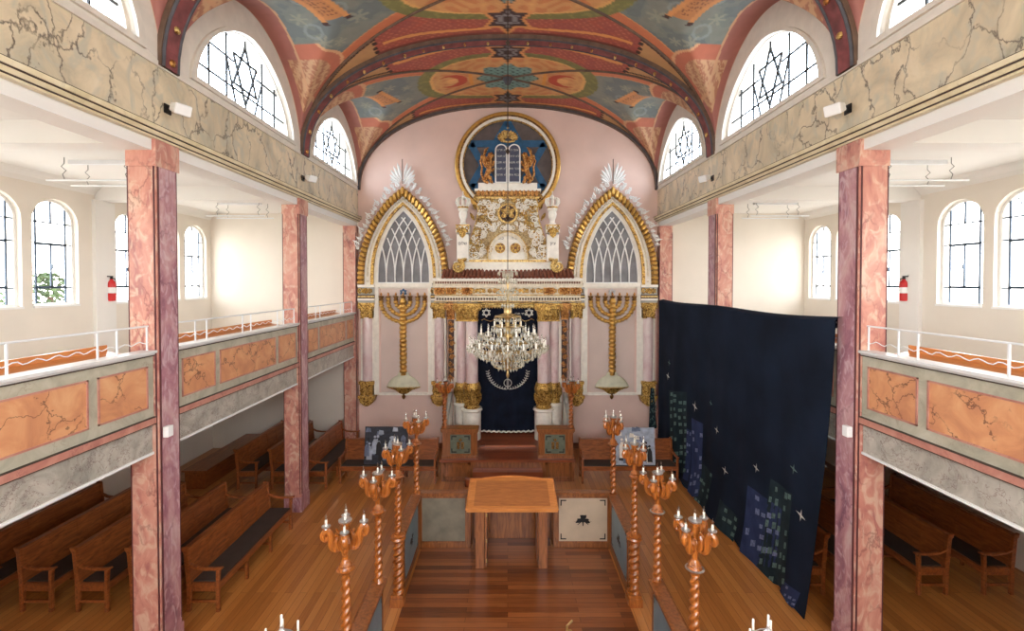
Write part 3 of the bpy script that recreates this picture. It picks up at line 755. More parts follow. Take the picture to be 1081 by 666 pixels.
# ------------------------------------------------------------------ the ark wall
CX = 536.0
def PW(px, py, Y): return P(px, py, Y)
def XS(hpx, Y): return P(536+hpx, 300, Y)[0]         # half width in px -> metres at Y
def ZY(py, Y): return P(536, py, Y)[1]
def H(s, hx, py, Y): return (s*abs(P(536+hx, py, Y)[0]), P(536+hx, py, Y)[1])
def capital(mb, cx, cy, z0, z1, w0, w1, d, seed=0):
    """leafy capital block: bell with two rows of leaves and corner scrolls, standing proud towards -y"""
    h = z1-z0; rnd = random.Random(seed)
    mb.box(cx-w1/2*1.05, cx+w1/2*1.05, cy-d/2-.02, cy+d/2, z1-h*.13, z1)
    mb.prism([(cx-w0/2*.85, z0), (cx+w0/2*.85, z0), (cx+w1/2*.85, z1-h*.13), (cx-w1/2*.85, z1-h*.13)], cy-d/2+.03, cy+d/2)
    for row, (zb, hh, n) in enumerate(((0, .42, 4), (.3, .42, 3))):
        for k in range(n):
            x = cx+(k-(n-1)/2)*w0*.95/n*(1+.1*row); mb.leaf((x, z0+zb*h), (x+(k-(n-1)/2)*.015, z0+(zb+hh)*h), w0/n*1.1, cy-d/2+.03, .03)
    for q in (-1, 1):
        mb.scroll((cx+q*w1*.40, z1-h*.26), h*.15, cy-d/2-.015, 1.4, PI/2, -q, h*.04)
        mb.leaf((cx+q*w0*.2, z0+h*.4), (cx+q*w1*.5, z1-h*.12), h*.16, cy-d/2+.0, .02)
    mb.ball((cx, cy-d/2-.02, z1-h*.16), (w1*.09, .02, h*.09), 7, 4)
    mb.box(cx-w0/2*1.05, cx+w0/2*1.05, cy-d/2+.0, cy+d/2, z0, z0+h*.07)
def base_corbel(mb, cx, cy, z0, z1, w, d, seed=0):
    """gilded base: leafy drum above an inverted bell"""
    h = z1-z0
    mb.box(cx-w*.5, cx+w*.5, cy-d/2, cy+d/2, z1-h*.12, z1)
    mb.prism([(cx-w*.40, z0+h*.42), (cx+w*.40, z0+h*.42), (cx+w*.44, z1-h*.12), (cx-w*.44, z1-h*.12)], cy-d/2+.02, cy+d/2)
    for k in range(4):
        x = cx+(k-1.5)*w*.22; mb.leaf((x, z0+h*.42), (x, z1-h*.16), w*.24, cy-d/2+.02, .025)
    mb.box(cx-w*.54, cx+w*.54, cy-d/2-.02, cy+d/2, z0+h*.32, z0+h*.42)
    mb.prism([(cx-w*.5, z0+h*.32), (cx-w*.42, z0+h*.14), (cx-w*.12, z0), (cx+w*.12, z0), (cx+w*.42, z0+h*.14), (cx+w*.5, z0+h*.32)], cy-d/2, cy+d/2)
    for k in range(5): mb.leaf((cx+(k-2)*w*.06, z0+.01), (cx+(k-2)*w*.22, z0+h*.30), w*.2, cy-d/2, .02)
def rosette(mb, cx, cz, r, y, n=6):
    for k in range(n):
        a = 2*PI*k/n+PI/2; mb.leaf((cx+.15*r*math.cos(a), cz+.15*r*math.sin(a)), (cx+r*math.cos(a), cz+r*math.sin(a)), r*.6, y, r*.25)
    mb.ball((cx, y-r*.2, cz), (r*.22, r*.2, r*.22), 7, 4)
def frieze(mb, x0, x1, z0, z1, y, n, seed=0):
    rnd = random.Random(seed); h = z1-z0; w = (x1-x0)/n
    for k in range(n):
        c = x0+w*(k+.5); q = 1 if k % 2 else -1
        if k % 3 == 1: rosette(mb, c, (z0+z1)/2, h*.42, y, 6)
        else:
            mb.scroll((c-w*.2, (z0+z1)/2-q*h*.05), h*.38, y-.02, 1.4, PI*.5*q, q, h*.11)
            mb.scroll((c+w*.25, (z0+z1)/2+q*h*.05), h*.30, y-.02, 1.3, -PI*.5*q, -q, h*.10)
            mb.leaf((c-w*.1, z0+h*.2), (c+w*.4, z1-h*.15), h*.3, y, .015)
ark = thing('holy_ark', (0, 13.5, .6), 'tall carved white and gold ark built against the middle of the far wall', 'ark')
YE, YCOL, YB2 = 13.15, 13.25, 13.72
def ab(name, mb, mat, parent=ark, **k): return mb.build(name, mat, parent, **k)
# white pedestal walls under the columns and wall panels beside the curtain
for s in (-1, 1):
    m = MB()
    xi, xo = XS(32.4, 13.5), XS(57, 13.5)
    m.box(s*xi, s*xo, 13.42, YB2, .565, ZY(318, 13.5)); ab('back_wall_panel', m, 'ark_white')
    # front and rear column
    for (hx, yy, r_, nm, z0p, z1p, yc) in ((38, 13.2, 6.6, 'column', 404, 338, 0), (49, 13.4, 5.2, 'column', 404, 338, 1)):
        x = s*XS(hx, yy); rr = XS(r_, yy)
        zb, zt = ZY(z0p, yy), ZY(z1p, yy)
        ab(nm, MB().lathe([(rr*1.05, zb), (rr, zb+.06), (rr*.98, (zb+zt)/2), (rr*.9, zt)], (x, yy, 0), 18), 'column_pink', smooth=True)
        m = MB(); capital(m, x, yy, zt-.02, ZY(320, yy), rr*2, rr*2.9, rr*2.4, hx); ab('capital', m, 'gold')
        m = MB(); zz = ZY(430, yy) if yc == 0 else ZY(424, yy)
        m.lathe([(rr*1.25, zz), (rr*1.3, zz+.04), (rr*1.1, zz+.10), (rr*1.3, zz+.2), (rr*1.25, zz+.35), (rr*1.45, zz+.5), (rr*1.5, zz+.56), (rr*1.2, zb+.02)] if yc == 0 else
                [(rr*1.25, zz), (rr*1.2, zz+.2), (rr*1.4, zz+.45), (rr*1.2, zb+.02)], (x, yy, 0), 16)
        for k in range(9):
            a = PI+PI*k/8; m.leaf((x+rr*1.1*math.cos(a), zz+.08), (x+rr*1.45*math.cos(a), zz+.44), .10, yy+rr*1.2*math.sin(a), .04)
        ab('column_base', m, 'gold', smooth=False)
        ab('pedestal', MB().lathe([(rr*1.45, .565), (rr*1.45, zz-.10), (rr*1.7, zz-.06), (rr*1.6, zz)], (x, yy, 0), 20), 'ark_white', smooth=True)
    # hanging pendants of gold beside the columns
    m = MB(); x = s*XS(60, 13.35); zt, zb = ZY(338, 13.35), ZY(402, 13.35); w = XS(4, 13.35)
    m.box(x-w*.75, x+w*.75, 13.40, 13.46, zb+.08, zt)
    ab('pendant_ground', m, 'dentil_dark')
    m = MB(); n = 9
    for k in range(n):
        z = zb+(zt-zb)*(k+.5)/n; m.scroll((x+(.02 if k % 2 else -.02), z), w*.75, 13.385, 1.5, 0, 1 if k % 2 else -1, .017); m.leaf((x, z-.06), (x+(.04 if k % 2 else -.04), z+.09), .08, 13.39, .03)
    m.leaf((x, zb+.12), (x, zb-.05), .12, 13.40, .03); ab('pendant', m, 'copper_gold')
    m = MB(); capital(m, x, 13.36, ZY(337, 13.3), ZY(320, 13.3), w*2, w*2.9, .2, 5); ab('capital', m, 'copper_gold')
# entablature: stepped, breaks forward over the columns
def ent(z_top, z_bot, hx, yfront, mat, name, hx_in=0):
    m = MB(); z1, z0 = ZY(z_top, yfront), ZY(z_bot, yfront); m.box(-XS(60, 13.5), XS(60, 13.5), yfront, YB2, z0, z1); m.box(-XS(hx, yfront), -XS(60, 13.5), yfront, 13.6, z0, z1); m.box(XS(60, 13.5), XS(hx, yfront), yfront, 13.6, z0, z1); return ab(name, m, mat)
ent(318, 310.5, 77, 13.22, 'ark_cream', 'lower_moulding')
ent(310.5, 303.5, 78, 13.20, 'ark_cream', 'frieze_ground')
ent(303.5, 300, 79, 13.12, 'ark_cream', 'frieze_border'); ent(300, 296.5, 79, 13.10, 'ark_cream', 'cornice'); ent(296.5, 293.5, 79.5, 13.02, 'ark_white', 'cornice')
m = MB(); fz0, fz1 = ZY(310.5, 13.2), ZY(303.5, 13.2); frieze(m, -XS(76, 13.2), XS(76, 13.2), fz0, fz1, 13.195, 20, 2); ab('frieze_ornament', m, 'gold_plain')
for s in (-1, 1):
    for hx_ in (43, 60, 72):
        m = MB(); x = s*XS(hx_, 13.2); w_ = XS(5.5, 13.2); m.box(x-w_, x+w_, 13.16, 13.2, fz0, fz1); rosette(m, x, (fz0+fz1)/2, w_*.8, 13.16, 8)
        ab('gilded_block', m, 'copper_gold')
m = MB()
for k in range(52):
    x = (k-25.5)/26*XS(76, 13.2); m.box(x-.022, x+.022, 13.195, 13.22, ZY(316.6, 13.2), ZY(314.4, 13.2))
ab('dentils', m, 'dentil_dark')
m = MB()
for k in range(60):
    x = (k-29.5)/30*XS(77, 13.1); m.box(x-.02, x+.02, 13.075, 13.10, ZY(299.4, 13.1), ZY(297.2, 13.1))
ab('dentils', m, 'roof_tile')
m = MB().box(-XS(77, 13.2), XS(77, 13.2), 13.17, 13.2, ZY(311.9, 13.2), ZY(311.0, 13.2)).box(-XS(78, 13.2), XS(78, 13.2), 13.18, 13.22, ZY(318.6, 13.2), ZY(317.8, 13.2)); ab('gilt_line', m, 'gold')
# little tiled roof
m = MB(); zt, zb = ZY(286, 13.3), ZY(293.3, 13.0)
hx = XS(70, 13.1)
m.prism([(13.0, zb), (13.6, zb), (13.6, zt+.02), (13.35, zt+.02)], -hx*.99, hx*.99, 'x'); ab('roof_slope', m, 'roof_tile')
m = MB(); n = 34
for k in range(n):
    x = -hx+2*hx*(k+.5)/n; m.tube([(x, 12.97, zb+.02), (x, 13.16, zb+.10), (x, 13.36, zt+.03)], hx/n*.85, 7)
ab('roof_tiles', m, 'roof_tile', smooth=True)
# superstructure base steps and body
YU = 13.45
def step(pt, pb, hx, y0, mat, name): ab(name, MB().box(-XS(hx, y0), XS(hx, y0), y0, YB2, ZY(pb, y0), ZY(pt, y0)), mat)
step(276, 287, 57, 13.40, 'ark_white', 'upper_plinth'); step(279, 286.5, 26, 13.30, 'ark_white', 'middle_step'); step(273.5, 277, 44, 13.36, 'ark_white', 'upper_step')
ab('gilt_line', MB().box(-XS(44.2, 13.36), XS(44.2, 13.36), 13.35, 13.37, ZY(276.5, 13.36), ZY(274.2, 13.36)), 'gold_light')
prof = [(30, 208), (31.5, 214), (31, 222), (33, 233), (36, 243), (39, 252), (42, 264), (43.5, 275)]
R_ = [H(1, a, b, YU) for a, b in prof]; body = [(-x, z) for x, z in R_][::-1]+R_
ab('body', MB().prism(body, YU, YB2), 'carved_ground')
m = MB()   # stepped outline edging
for s in (-1, 1):
    for i in range(len(R_)-1): m.tube([(s*R_[i][0], YU-.01, R_[i][1]), (s*R_[i+1][0], YU-.01, R_[i+1][1])], .022, 6)
ab('gilt_edge', m, 'gold_light')
# carved scrolls over the body
m = MB(); rnd = random.Random(4); g = MB()
for s in (-1, 1):
    for (hx, py, r_, d) in ((12, 217, 3.6, 1), (21, 214, 3.8, -1), (26, 222, 4, 1), (17, 228, 4.5, -1), (28, 232, 4.2, -1), (23, 239, 4.6, 1), (32, 246, 4.4, -1), (15, 240, 3.6, 1), (30, 256, 4.6, 1), (36, 262, 4.4, -1), (33, 270, 4.0, 1), (39, 271, 3.2, -1), (26, 248, 3.2, -1), (8, 212, 2.6, 1)):
        x, z = H(s, hx, py, YU); (m if rnd.random() < .62 else g).scroll((x, z), XS(r_, YU), YU-.03, 1.6, rnd.random()*6, d*s, .024, 6, 18)
        for q in range(2):
            a = rnd.random()*2*PI; (g if q else m).leaf((x, z), (x+.14*math.cos(a), z+.14*math.sin(a)), .07, YU-.01, .03)
for k in range(90):
    py = 210+rnd.random()*62; hxm = np.interp(py, [208, 222, 233, 252, 264, 275], [29, 30, 32, 38, 41, 42]); hx_ = rnd.random()*hxm
    if math.hypot(hx_, py-225.5) < 13 or (hx_ < 23 and py > 243): continue
    rr_ = 1.6+1.6*rnd.random(); aa = rnd.random()*6; dd_ = rnd.choice((-1, 1)); gg = rnd.random() < .22
    for s in (-1, 1):
        x, z = H(s, hx_, py, YU); t_ = g if gg else m
        t_.scroll((x, z), XS(rr_, YU), YU-.025, 1.3, aa if s > 0 else PI-aa, dd_*s, .020, 5, 11)
        t_.leaf((x, z), (x+s*.12*math.cos(aa), z+.12*math.sin(aa)), .07, YU-.01, .03)
ab('carved_pattern', m, 'ark_white'); ab('gilt_pattern', g, 'gold')
z0, z1 = ZY(208, YU), ZY(200.5, YU)
ab('gilded_frieze_ground', MB().box(-XS(34, YU), XS(34, YU), YU-.04, YB2, z0, z1), 'gold_dark')
m = MB()
for k in range(15):
    x = (k-7)/7.5*XS(32.5, YU); m.leaf((x, z0+.01), (x, z1-.01), .11, YU-.04, .03); m.ball((x+.06, YU-.05, z1-.04), (.025, .02, .025), 6, 4)
ab('gilded_frieze', m, 'copper_gold')
step(193, 200.5, 31, 13.44, 'ark_white', 'top_ledge'); step(199, 201.5, 35, 13.38, 'ark_white', 'top_cornice')
m = MB().box(-XS(33, YU), XS(33, YU), YU-.05, YU+.02, ZY(210, YU), ZY(208, YU)); ab('gilt_line', m, 'gold_light')
# rosette window with star
m = MB(); cz = ZY(225.5, YU); rr = XS(10.5, YU)
m.lathe([(rr*.86, 0), (rr*.86, .02)], (0, 0, 0), 20); m.v = [(x, YU-.02-z, y+cz) for x, y, z in m.v]; ab('rosette_ground', m, 'dentil_dark')
m = MB(); m.band([(rr*.82*math.cos(2*PI*k/28), cz+rr*.82*math.sin(2*PI*k/28)) for k in range(28)], [(rr*math.cos(2*PI*k/28), cz+rr*math.sin(2*PI*k/28)) for k in range(28)], YU-.07, YU, True)
rosette(m, 0, cz, rr*.78, YU-.05, 6); m.star((0, cz), rr*.62, .035, YU-.09, YU-.03); ab('rosette', m, 'gold_light')
# inner white arch with three small gold stars
hw, zb = XS(21, YU), ZY(275, YU); za = ZY(245, YU)
o_ = [(-hw, zb), (-hw, zb+.15)]+[(hw*math.cos(PI-PI*k/20), zb+.15+(za-zb-.15)*math.sin(PI*k/20)) for k in range(1, 20)]+[(hw, zb+.15), (hw, zb)]
i_ = [(x*.84, zb+(z-zb)*.86) for x, z in o_]
ab('inner_arch_field', MB().prism(i_, YU-.03, YU), 'ark_white')
ab('inner_arch', MB().band(i_, o_, YU-.09, YU), 'ark_cream'); ab('inner_arch_gilt', MB().tube([(x, YU-.1, z) for x, z in o_], .016, 6), 'gold_light')
for s in (-1, 1):
    x, z = H(s, 8, 262, YU); m = MB(); rr = XS(5.4, YU)
    m.band([(x+rr*.8*math.cos(2*PI*k/18), z+rr*.8*math.sin(2*PI*k/18)) for k in range(18)], [(x+rr*math.cos(2*PI*k/18), z+rr*math.sin(2*PI*k/18)) for k in range(18)], YU-.08, YU, True)
    m.star((x, z), rr*.72, .03, YU-.08, YU-.02); ab('gold_star_disc', m, 'gold')
    ab('disc_ground', MB().prism([(x+rr*.85*math.cos(2*PI*k/18), z+rr*.85*math.sin(2*PI*k/18)) for k in range(18)], YU-.045, YU-.02), 'roof_tile')
    m = MB(); x, z = H(s, 19.5, 263, YU); rosette(m, x, z, XS(4, YU), YU-.06, 8); ab('small_rosette', m, 'gold')
# Hebrew letters: helper
def text(body, x, z, y, size, mat, name, parent, align='CENTER'):
    cu = bpy.data.curves.new(name, 'FONT'); cu.body = body; cu.size = size; cu.align_x = align; cu.align_y = 'CENTER'; cu.extrude = .003
    cu.materials.append(M[mat]); o = bpy.data.objects.new(name, cu); C.objects.link(o)
    off = Vector((0, 0, 0)); q = parent
    while q is not None: off += Vector(q.location); q = q.parent
    o.location = Vector((x, y, z))-off; o.rotation_euler = (PI/2, 0, 0); o.parent = parent
    dg = bpy.context.evaluated_depsgraph_get(); me = bpy.data.meshes.new_from_object(o.evaluated_get(dg)); o2 = bpy.data.objects.new('t', me); C.objects.link(o2)
    o2.location = o.location; o2.rotation_euler = o.rotation_euler; o2.parent = parent; bpy.data.objects.remove(o); o2.name = name
    return o2
for s, w in ((-1, 'כתר'), (1, 'תורה')):
    x, z = H(s, 8, 251.5, YU); text(w[::-1], x, z, YU-.04, .12, 'ink', 'carved_letters', ark)
# side posts with crowns
for s in (-1, 1):
    yy = 13.35; x = s*XS(47, yy); w = XS(6.2, yy)
    ab('side_post', MB().box(x-w, x+w, yy-w, yy+w, ZY(276, yy), ZY(248, yy)).box(x-w*1.15, x+w*1.15, yy-w*1.1, yy+w*1.1, ZY(246.5, yy), ZY(238.5, yy)), 'ark_white', bevel=.01)
    m = MB(); z0, z1 = ZY(250, yy), ZY(239, yy)
    m.leaf((x, z1), (x, z0-.06), .22, yy-w*1.1, .04)
    for q in (-1, 1): m.scroll((x+q*w*.7, z1-.07), .07, yy-w*1.12, 1.4, PI/2, -q, .02); m.leaf((x, z1-.05), (x+q*w, z1-.2), .09, yy-w*1.1, .03)
    ab('post_capital', m, 'gold')
    ab('post_gilt_line', MB().box(x-w*1.2, x+w*1.2, yy-w*1.15, yy+w, ZY(239.2, yy), ZY(237.8, yy)), 'gold_light')
    z = ZY(238, yy); sc = XS(1, yy)
    ab('crown_stem', MB().lathe([(sc*5, 0), (sc*4, .04), (sc*2.6, .09), (sc*2.8, .16), (sc*4.2, .24), (sc*4.6, .32), (sc*4, .4), (sc*5.2, .43), (sc*5.2, .47)], (x, yy, z), 14), 'ark_white', smooth=True)
    m = MB(); zc = z+.46
    m.lathe([(sc*5.0, 0), (sc*5.6, .03), (sc*5.6, .08), (sc*5.2, .10)], (x, yy, zc), 14)
    for k in range(8):
        a = 2*PI*k/8; pts = [(x+sc*q*math.cos(a), yy+sc*q*math.sin(a), zc+h) for q, h in ((5.2, .08), (7.4, .2), (6.6, .3), (3, .33), (.6, .30))]; m.tube(pts, [.022, .028, .024, .02, .015], 5)
        m.ball((x+sc*7*math.cos(a), yy+sc*7*math.sin(a), zc+.27), .025, 6, 4)
    m.ball((x, yy, zc+.36), .05, 8, 6); m.box(x-.012, x+.012, yy-.012, yy+.012, zc+.38, zc+.52)
    ab('crown', m, 'ark_white', smooth=True)
    ab('crown_band', MB().lathe([(sc*5.75, .025), (sc*5.8, .04), (sc*5.75, .07)], (x, yy, zc), 14).ball((x, yy-sc*5.8, zc+.05), .03, 6, 4), 'gold')
    text({-1: 'שלום', 1: 'ציון'}[s][::-1], x, ZY(257.5, yy), yy-w-.004, .12, 'ink', 'post_letters', ark)
    # big gilt volutes at the foot
    m = MB(); vx, vz = s*XS(52, yy), ZY(281.5, yy)
    m.scroll((vx, vz), .19, yy-w-.02, 1.5, PI/2, s, .05, 8, 20); m.scroll((vx-s*.03, vz), .13, yy-w-.06, 1.2, PI/2, s, .04, 8, 16)
    m.leaf((vx-s*.02, vz+.14), (vx-s*.28, vz+.22), .12, yy-w, .05); ab('foot_volute', m, 'gold_light', smooth=True)
# tablets
yt = 13.42
for s in (-1, 1):
    xa, xb = .01, XS(13.4, yt); z0, z1 = ZY(193, yt), ZY(152.5, yt); r_ = (xb-xa)/2; c = s*(xa+xb)/2
    def tab(q, zz): return [(c-r_*q, z0+.0+(1-q)*.1), (c-r_*q, z1-r_)]+[(c+r_*q*math.cos(PI-PI*k/12), z1-r_+r_*q*math.sin(PI*k/12)) for k in range(1, 12)]+[(c+r_*q, z1-r_), (c+r_*q, z0+(1-q)*.1)]
    t = ab('law_tablet', MB().prism(tab(1, 0), yt-.06, yt+.06), 'white_paint'); MB().prism(tab(.78, 0), yt-.07, yt-.05).build('tablet_face', 'tablet_dark', t)
    ls = (['לא תרצח', 'לא תנאף', 'לא תגנב', 'לא תענה', 'לא תחמד'] if s < 0 else ['אנכי ה', 'לא יהיה', 'לא תשא', 'זכור את', 'כבד את'])
    for k, w in enumerate(ls): text(w[::-1], c, z1-r_*1.0-k*(z1-z0-r_*1.2)/5, yt-.075, .088, 'silver_thread', 'tablet_letters', t)
# gilded lions beside the tablets
for s in (-1, 1):
    m = MB(); yy = 13.40
    def q(hx, py): x, z = H(s, hx, py, yy); return (x, yy, z)
    m.tube([q(24, 192), q(22.5, 186), q(19.5, 179), q(19.5, 172), q(17.8, 167)], [.05, .07, .085, .08, .05], 8)        # trunk rearing up
    m.tube([q(19.5, 168), q(17.5, 163), q(16, 162)], [.09, .09, .05], 8); m.ball(q(17.8, 163.5), (.075, .07, .07), 9, 6); m.ball(q(15.6, 164.2), (.05, .05, .04), 7, 5)
    m.tube([q(18.5, 175), q(15.5, 174), q(14.4, 170)], [.05, .04, .035], 7); m.tube([q(19, 179), q(16, 180), q(14.4, 178)], [.05, .04, .035], 7)
    m.tube([q(22, 187), q(18.5, 188), q(17.5, 192), q(15.5, 192.4)], [.09, .07, .045, .05], 7); m.tube([q(25, 188), q(23, 192), q(20.5, 192.4)], [.08, .05, .05], 7)
    m.tube([q(25, 190), q(28, 184), q(27, 176), q(29, 170), q(27, 166)], [.03, .03, .03, .035, .02], 6); m.ball(q(27.3, 166), (.05, .04, .07), 7, 5)
    for k in range(9): m.leaf(q(20.5, 172)[::2], (q(20.5+2.6*math.cos(k*.7), 168+3*math.sin(k*.7)))[::2], .05, yy-.07, .04)
    for k in range(6): m.tube([q(21, 178-k*1.5), q(24+k*.2, 175-k*2.2), q(26.5-k*.5, 170-k*2.3), q(25-k*.9, 165.5-k*2)], [.02, .035, .03, .012], 6)
    ab('gilded_lion', m, 'copper_gold', smooth=True)
m = MB(); yy = 13.42; cz = ZY(145, yy)
for k in range(13):
    a = PI*(-.12+1.24*k/12); m.leaf((.03*math.cos(a), cz-.02), (XS(11.5, yy)*math.cos(a), cz+XS(7.5, yy)*math.sin(a)), .09, yy, .04)
for s in (-1, 1): m.scroll((s*.17, cz-.02), .10, yy-.04, 1.4, 0, s, .025); m.scroll((s*.08, cz+.12), .07, yy-.04, 1.4, PI, s, .02)
m.ball((0, yy-.04, cz+.05), (.08, .06, .08), 8, 6); m.tube([(-.2, yy, cz-.10), (0, yy-.02, cz-.14), (.2, yy, cz-.10)], .03, 6); m.ball((0, yy, cz+.27), .035, 7, 5)
ab('gilded_crown', m, 'gold_light')
# bracket flares joining the body to the round frame
for s in (-1, 1):
    m = MB()
    for (a, b, c_, d) in ((31, 212, 35, 206), (33, 222, 37, 214), (35, 233, 40, 224)): m.leaf(H(s, a, b, YU), H(s, c_, d, YU), .10, YU+.1, .05)
    m.scroll(H(s, 34, 208, YU), .08, YU+.08, 1.4, 0, s, .025); ab('side_leaves', m, 'gold')
# round niche behind the tablets
nr = thing('round_niche', (0, YB-.05, ZY(228, 13.9)), 'round gold-framed niche with a big blue six-pointed star above the ark', 'niche')
yn = 13.9; cz = ZY(174, yn); ro = XS(54.5, yn)
def circ(r, a0=-62, n=60, key=True):
    out = []
    for k in range(n+1):
        a = math.radians(a0)+math.radians(180-2*a0)*k/n; out.append((r*math.cos(a), cz+r*math.sin(a)))
    return out
def keyp(r, foot): p = circ(r, -52); return [(foot, cz-ro*1.0)]+p+[(-foot, cz-ro*1.0)]
MB().prism(circ(ro*.86, -60), YB-.04, YB-.005).build('niche_ground', 'niche_grey', nr)
for (ra, rb, y0, mt, nm) in ((.955, 1.0, YB-.16, 'gold_plain', 'gold_ring'), (.92, .955, YB-.13, 'gold_dark', 'dark_gold_ring'), (.87, .92, YB-.15, 'ark_white', 'white_ring'), (.85, .87, YB-.11, 'gold', 'inner_gold_line')):
    MB().band(circ(ro*ra, -55, 72), circ(ro*rb, -55, 72), y0, YB-.004).build(nm, mt, nr, smooth=True)
m = MB(); p = circ(ro*1.0, -55, 72); m.tube([(x, YB-.12, z) for x, z in p], .03, 8); m.build('gold_roll', 'gold_plain', nr, smooth=True)
m = MB(); m.star((0, cz), ro*.83, .20, YB-.055, YB-.03); st = m.build('blue_star', 'star_blue', nr)

# ------------------------------------------------------------------ side arches with tracery windows
CTRL = [(0, 0), (1.0, 14), (3.6, 28), (9.5, 45), (19, 63), (31, 79), (47.5, 93)]
def ptd(cx, hw, zs, h, n=24):
    """pointed arch polyline from left springing over the apex to the right springing"""
    L = []
    for i in range(n+1):
        t = i/n*(len(CTRL)-1); k = min(int(t), len(CTRL)-2); u = t-k
        p0 = CTRL[max(k-1, 0)]; p1 = CTRL[k]; p2 = CTRL[k+1]; p3 = CTRL[min(k+2, len(CTRL)-1)]
        q = [.5*(2*p1[j]+(p2[j]-p0[j])*u+(2*p0[j]-5*p1[j]+4*p2[j]-p3[j])*u*u+(-p0[j]+3*p1[j]-3*p2[j]+p3[j])*u**3) for j in (0, 1)]
        L.append((-hw+hw*q[0]/47.5, h*q[1]/93))
    L[0] = (-hw, 0); L[-1] = (0, h)
    return [(cx+x, zs+z) for x, z in L]+[(cx-x, zs+z) for x, z in L[:-1]][::-1]
YF = 13.75
for s in (-1, 1):
    nm = SIDE[s]
    r = thing('pointed_arch_frame', (s*XS(110.5, YF), YF, ZY(430, YF)), 'pointed arch frame of gold and white carving %s of the ark, with grey tracery window' % nm, 'arch frame')
    cx = s*XS(110.5, YF); zs = ZY(291, YF); u = XS(1, YF); zl = ZY(303, YF)
    def ar(hpx, apex_px, y=YF): return [(cx-hpx*u, zl)]+ptd(cx, hpx*u, zs, ZY(apex_px, YF)-zs)+[(cx+hpx*u, zl)]
    MB().band(ar(41, 207), ar(47.5, 197.5), YF-.02, YB).build('outer_band', 'gold_dark', r)
    # ringed gold lobes of the outer band
    m = MB(); a_, b_ = ar(41.3, 207.3), ar(47.5, 197.5)
    mid = [((p[0]+q[0])/2, (p[1]+q[1])/2, (q[0]-p[0])/2, (q[1]-p[1])/2) for p, q in zip(a_, b_)]
    d = 0; last = mid[0]
    dense = []
    for i in range(len(mid)-1):
        for k in range(12): t = k/12; dense.append(tuple(mid[i][j]*(1-t)+mid[i+1][j]*t for j in range(4)))
    for p in dense:
        d += math.hypot(p[0]-last[0], p[1]-last[1]); last = p
        if d > .135:
            d = 0; m.tube([(p[0]-p[2]*.95, YF-.02, p[1]-p[3]*.95), (p[0]-p[2]*.5, YF-.065, p[1]-p[3]*.5), (p[0]+p[2]*.5, YF-.065, p[1]+p[3]*.5), (p[0]+p[2]*.95, YF-.02, p[1]+p[3]*.95)], [.035, .058, .058, .035], 7)
    m.build('gold_lobes', 'gold_plain', r, smooth=True)
    MB().band(ar(34.5, 213), ar(41, 207), YF+.02, YB).build('white_band', 'ark_white', r)
    m = MB(); pp = ar(37.7, 210); dd = 0; k = 0
    for i in range(len(pp)-1):
        for t in (0, .5):
            x = pp[i][0]*(1-t)+pp[i+1][0]*t; z = pp[i][1]*(1-t)+pp[i+1][1]*t; m.ball((x, YF+.01, z), (.03, .02, .03), 6, 4)
    m.build('beading', 'ark_cream', r)
    MB().band(ar(31.5, 216.5), ar(34.5, 213), YF-.01, YB).build('inner_gold_band', 'gold', r)
    MB().band(ar(27.5, 221.5), ar(31.5, 216.5), YF+.06, YB).build('inner_white_band', 'ark_white', r)
    wz = ZY(299, YF)
    w0 = [(p[0], max(p[1], wz)) for p in ar(27.5, 221.5)]
    wi = [(cx-27.5*u, wz)]+ptd(cx, 27.5*u, zs, ZY(221.5, YF)-zs)+[(cx+27.5*u, wz)]
    pn = MB().prism(wi, YF+.12, YF+.14).build('window_pane', 'pane_grey', r)
    # interlaced tracery bars
    m = MB(); hw = 27.5*u; hgt = ZY(221.5, YF)-zs; n = 24
    Lc = ptd(0, hw, 0, hgt, n)[:n+1]                           # left curve; offset from -hw grows with height
    def inside(x, z):
        if z <= 0: return abs(x) <= hw
        if z > hgt: return False
        for i in range(n):
            if Lc[i][1] <= z <= Lc[i+1][1]+1e-9:
                t = (z-Lc[i][1])/max(1e-9, Lc[i+1][1]-Lc[i][1]); return abs(x) <= -(Lc[i][0]*(1-t)+Lc[i+1][0]*t)
        return False
    nb = 6
    for b in range(-nb+0, nb+1):
        x0 = b*2*hw/nb
        for q in (-1, 1):
            pts = [(x0, wz-zs)]+[(x0+q*(p[0]+hw)*1.0, p[1]) for p in Lc]
            for i in range(len(pts)-1):
                if inside(*pts[i]) and inside(*pts[i+1]): m.bar((cx+pts[i][0], zs+pts[i][1]), (cx+pts[i+1][0], zs+pts[i+1][1]), .032, YF+.07+(.003 if q > 0 else 0), YF+.115)
    m.box(cx-hw, cx+hw, YF+.06, YF+.14, wz-.02, wz+.03); m.build('tracery', 'white_paint', pn)
    MB().box(cx-31*u, cx+31*u, YF-.02, YB, ZY(303, YF), wz).build('window_sill', 'ark_white', r)
    # recessed menorah panel and its moulded surround
    m = MB(); px0, px1 = cx-26*u, cx+26*u; zt, zb = ZY(304.5, YF), ZY(414.5, YF)
    m.box(cx-31*u, px0, YF+.0, YB, zb-.06, ZY(303, YF)).box(px1, cx+31*u, YF+.0, YB, zb-.06, ZY(303, YF)).box(px0, px1, YF+.1, YB, zb-.0, zt+.04)
    m.box(px0, px1, YF+.02, YB, zb-.08, zb); m.build('panel_surround', 'ark_white', r); MB().box(px0, px1, YF+.09, YF+.1, zb, zt).build('menorah_panel', 'panel_blush', r)
    m = MB()
    for xx in (px0+.02, px1-.02): m.box(xx-.02, xx+.02, YF+.04, YF+.1, zb, zt)
    m.build('panel_moulding', 'plaster_pink', r)
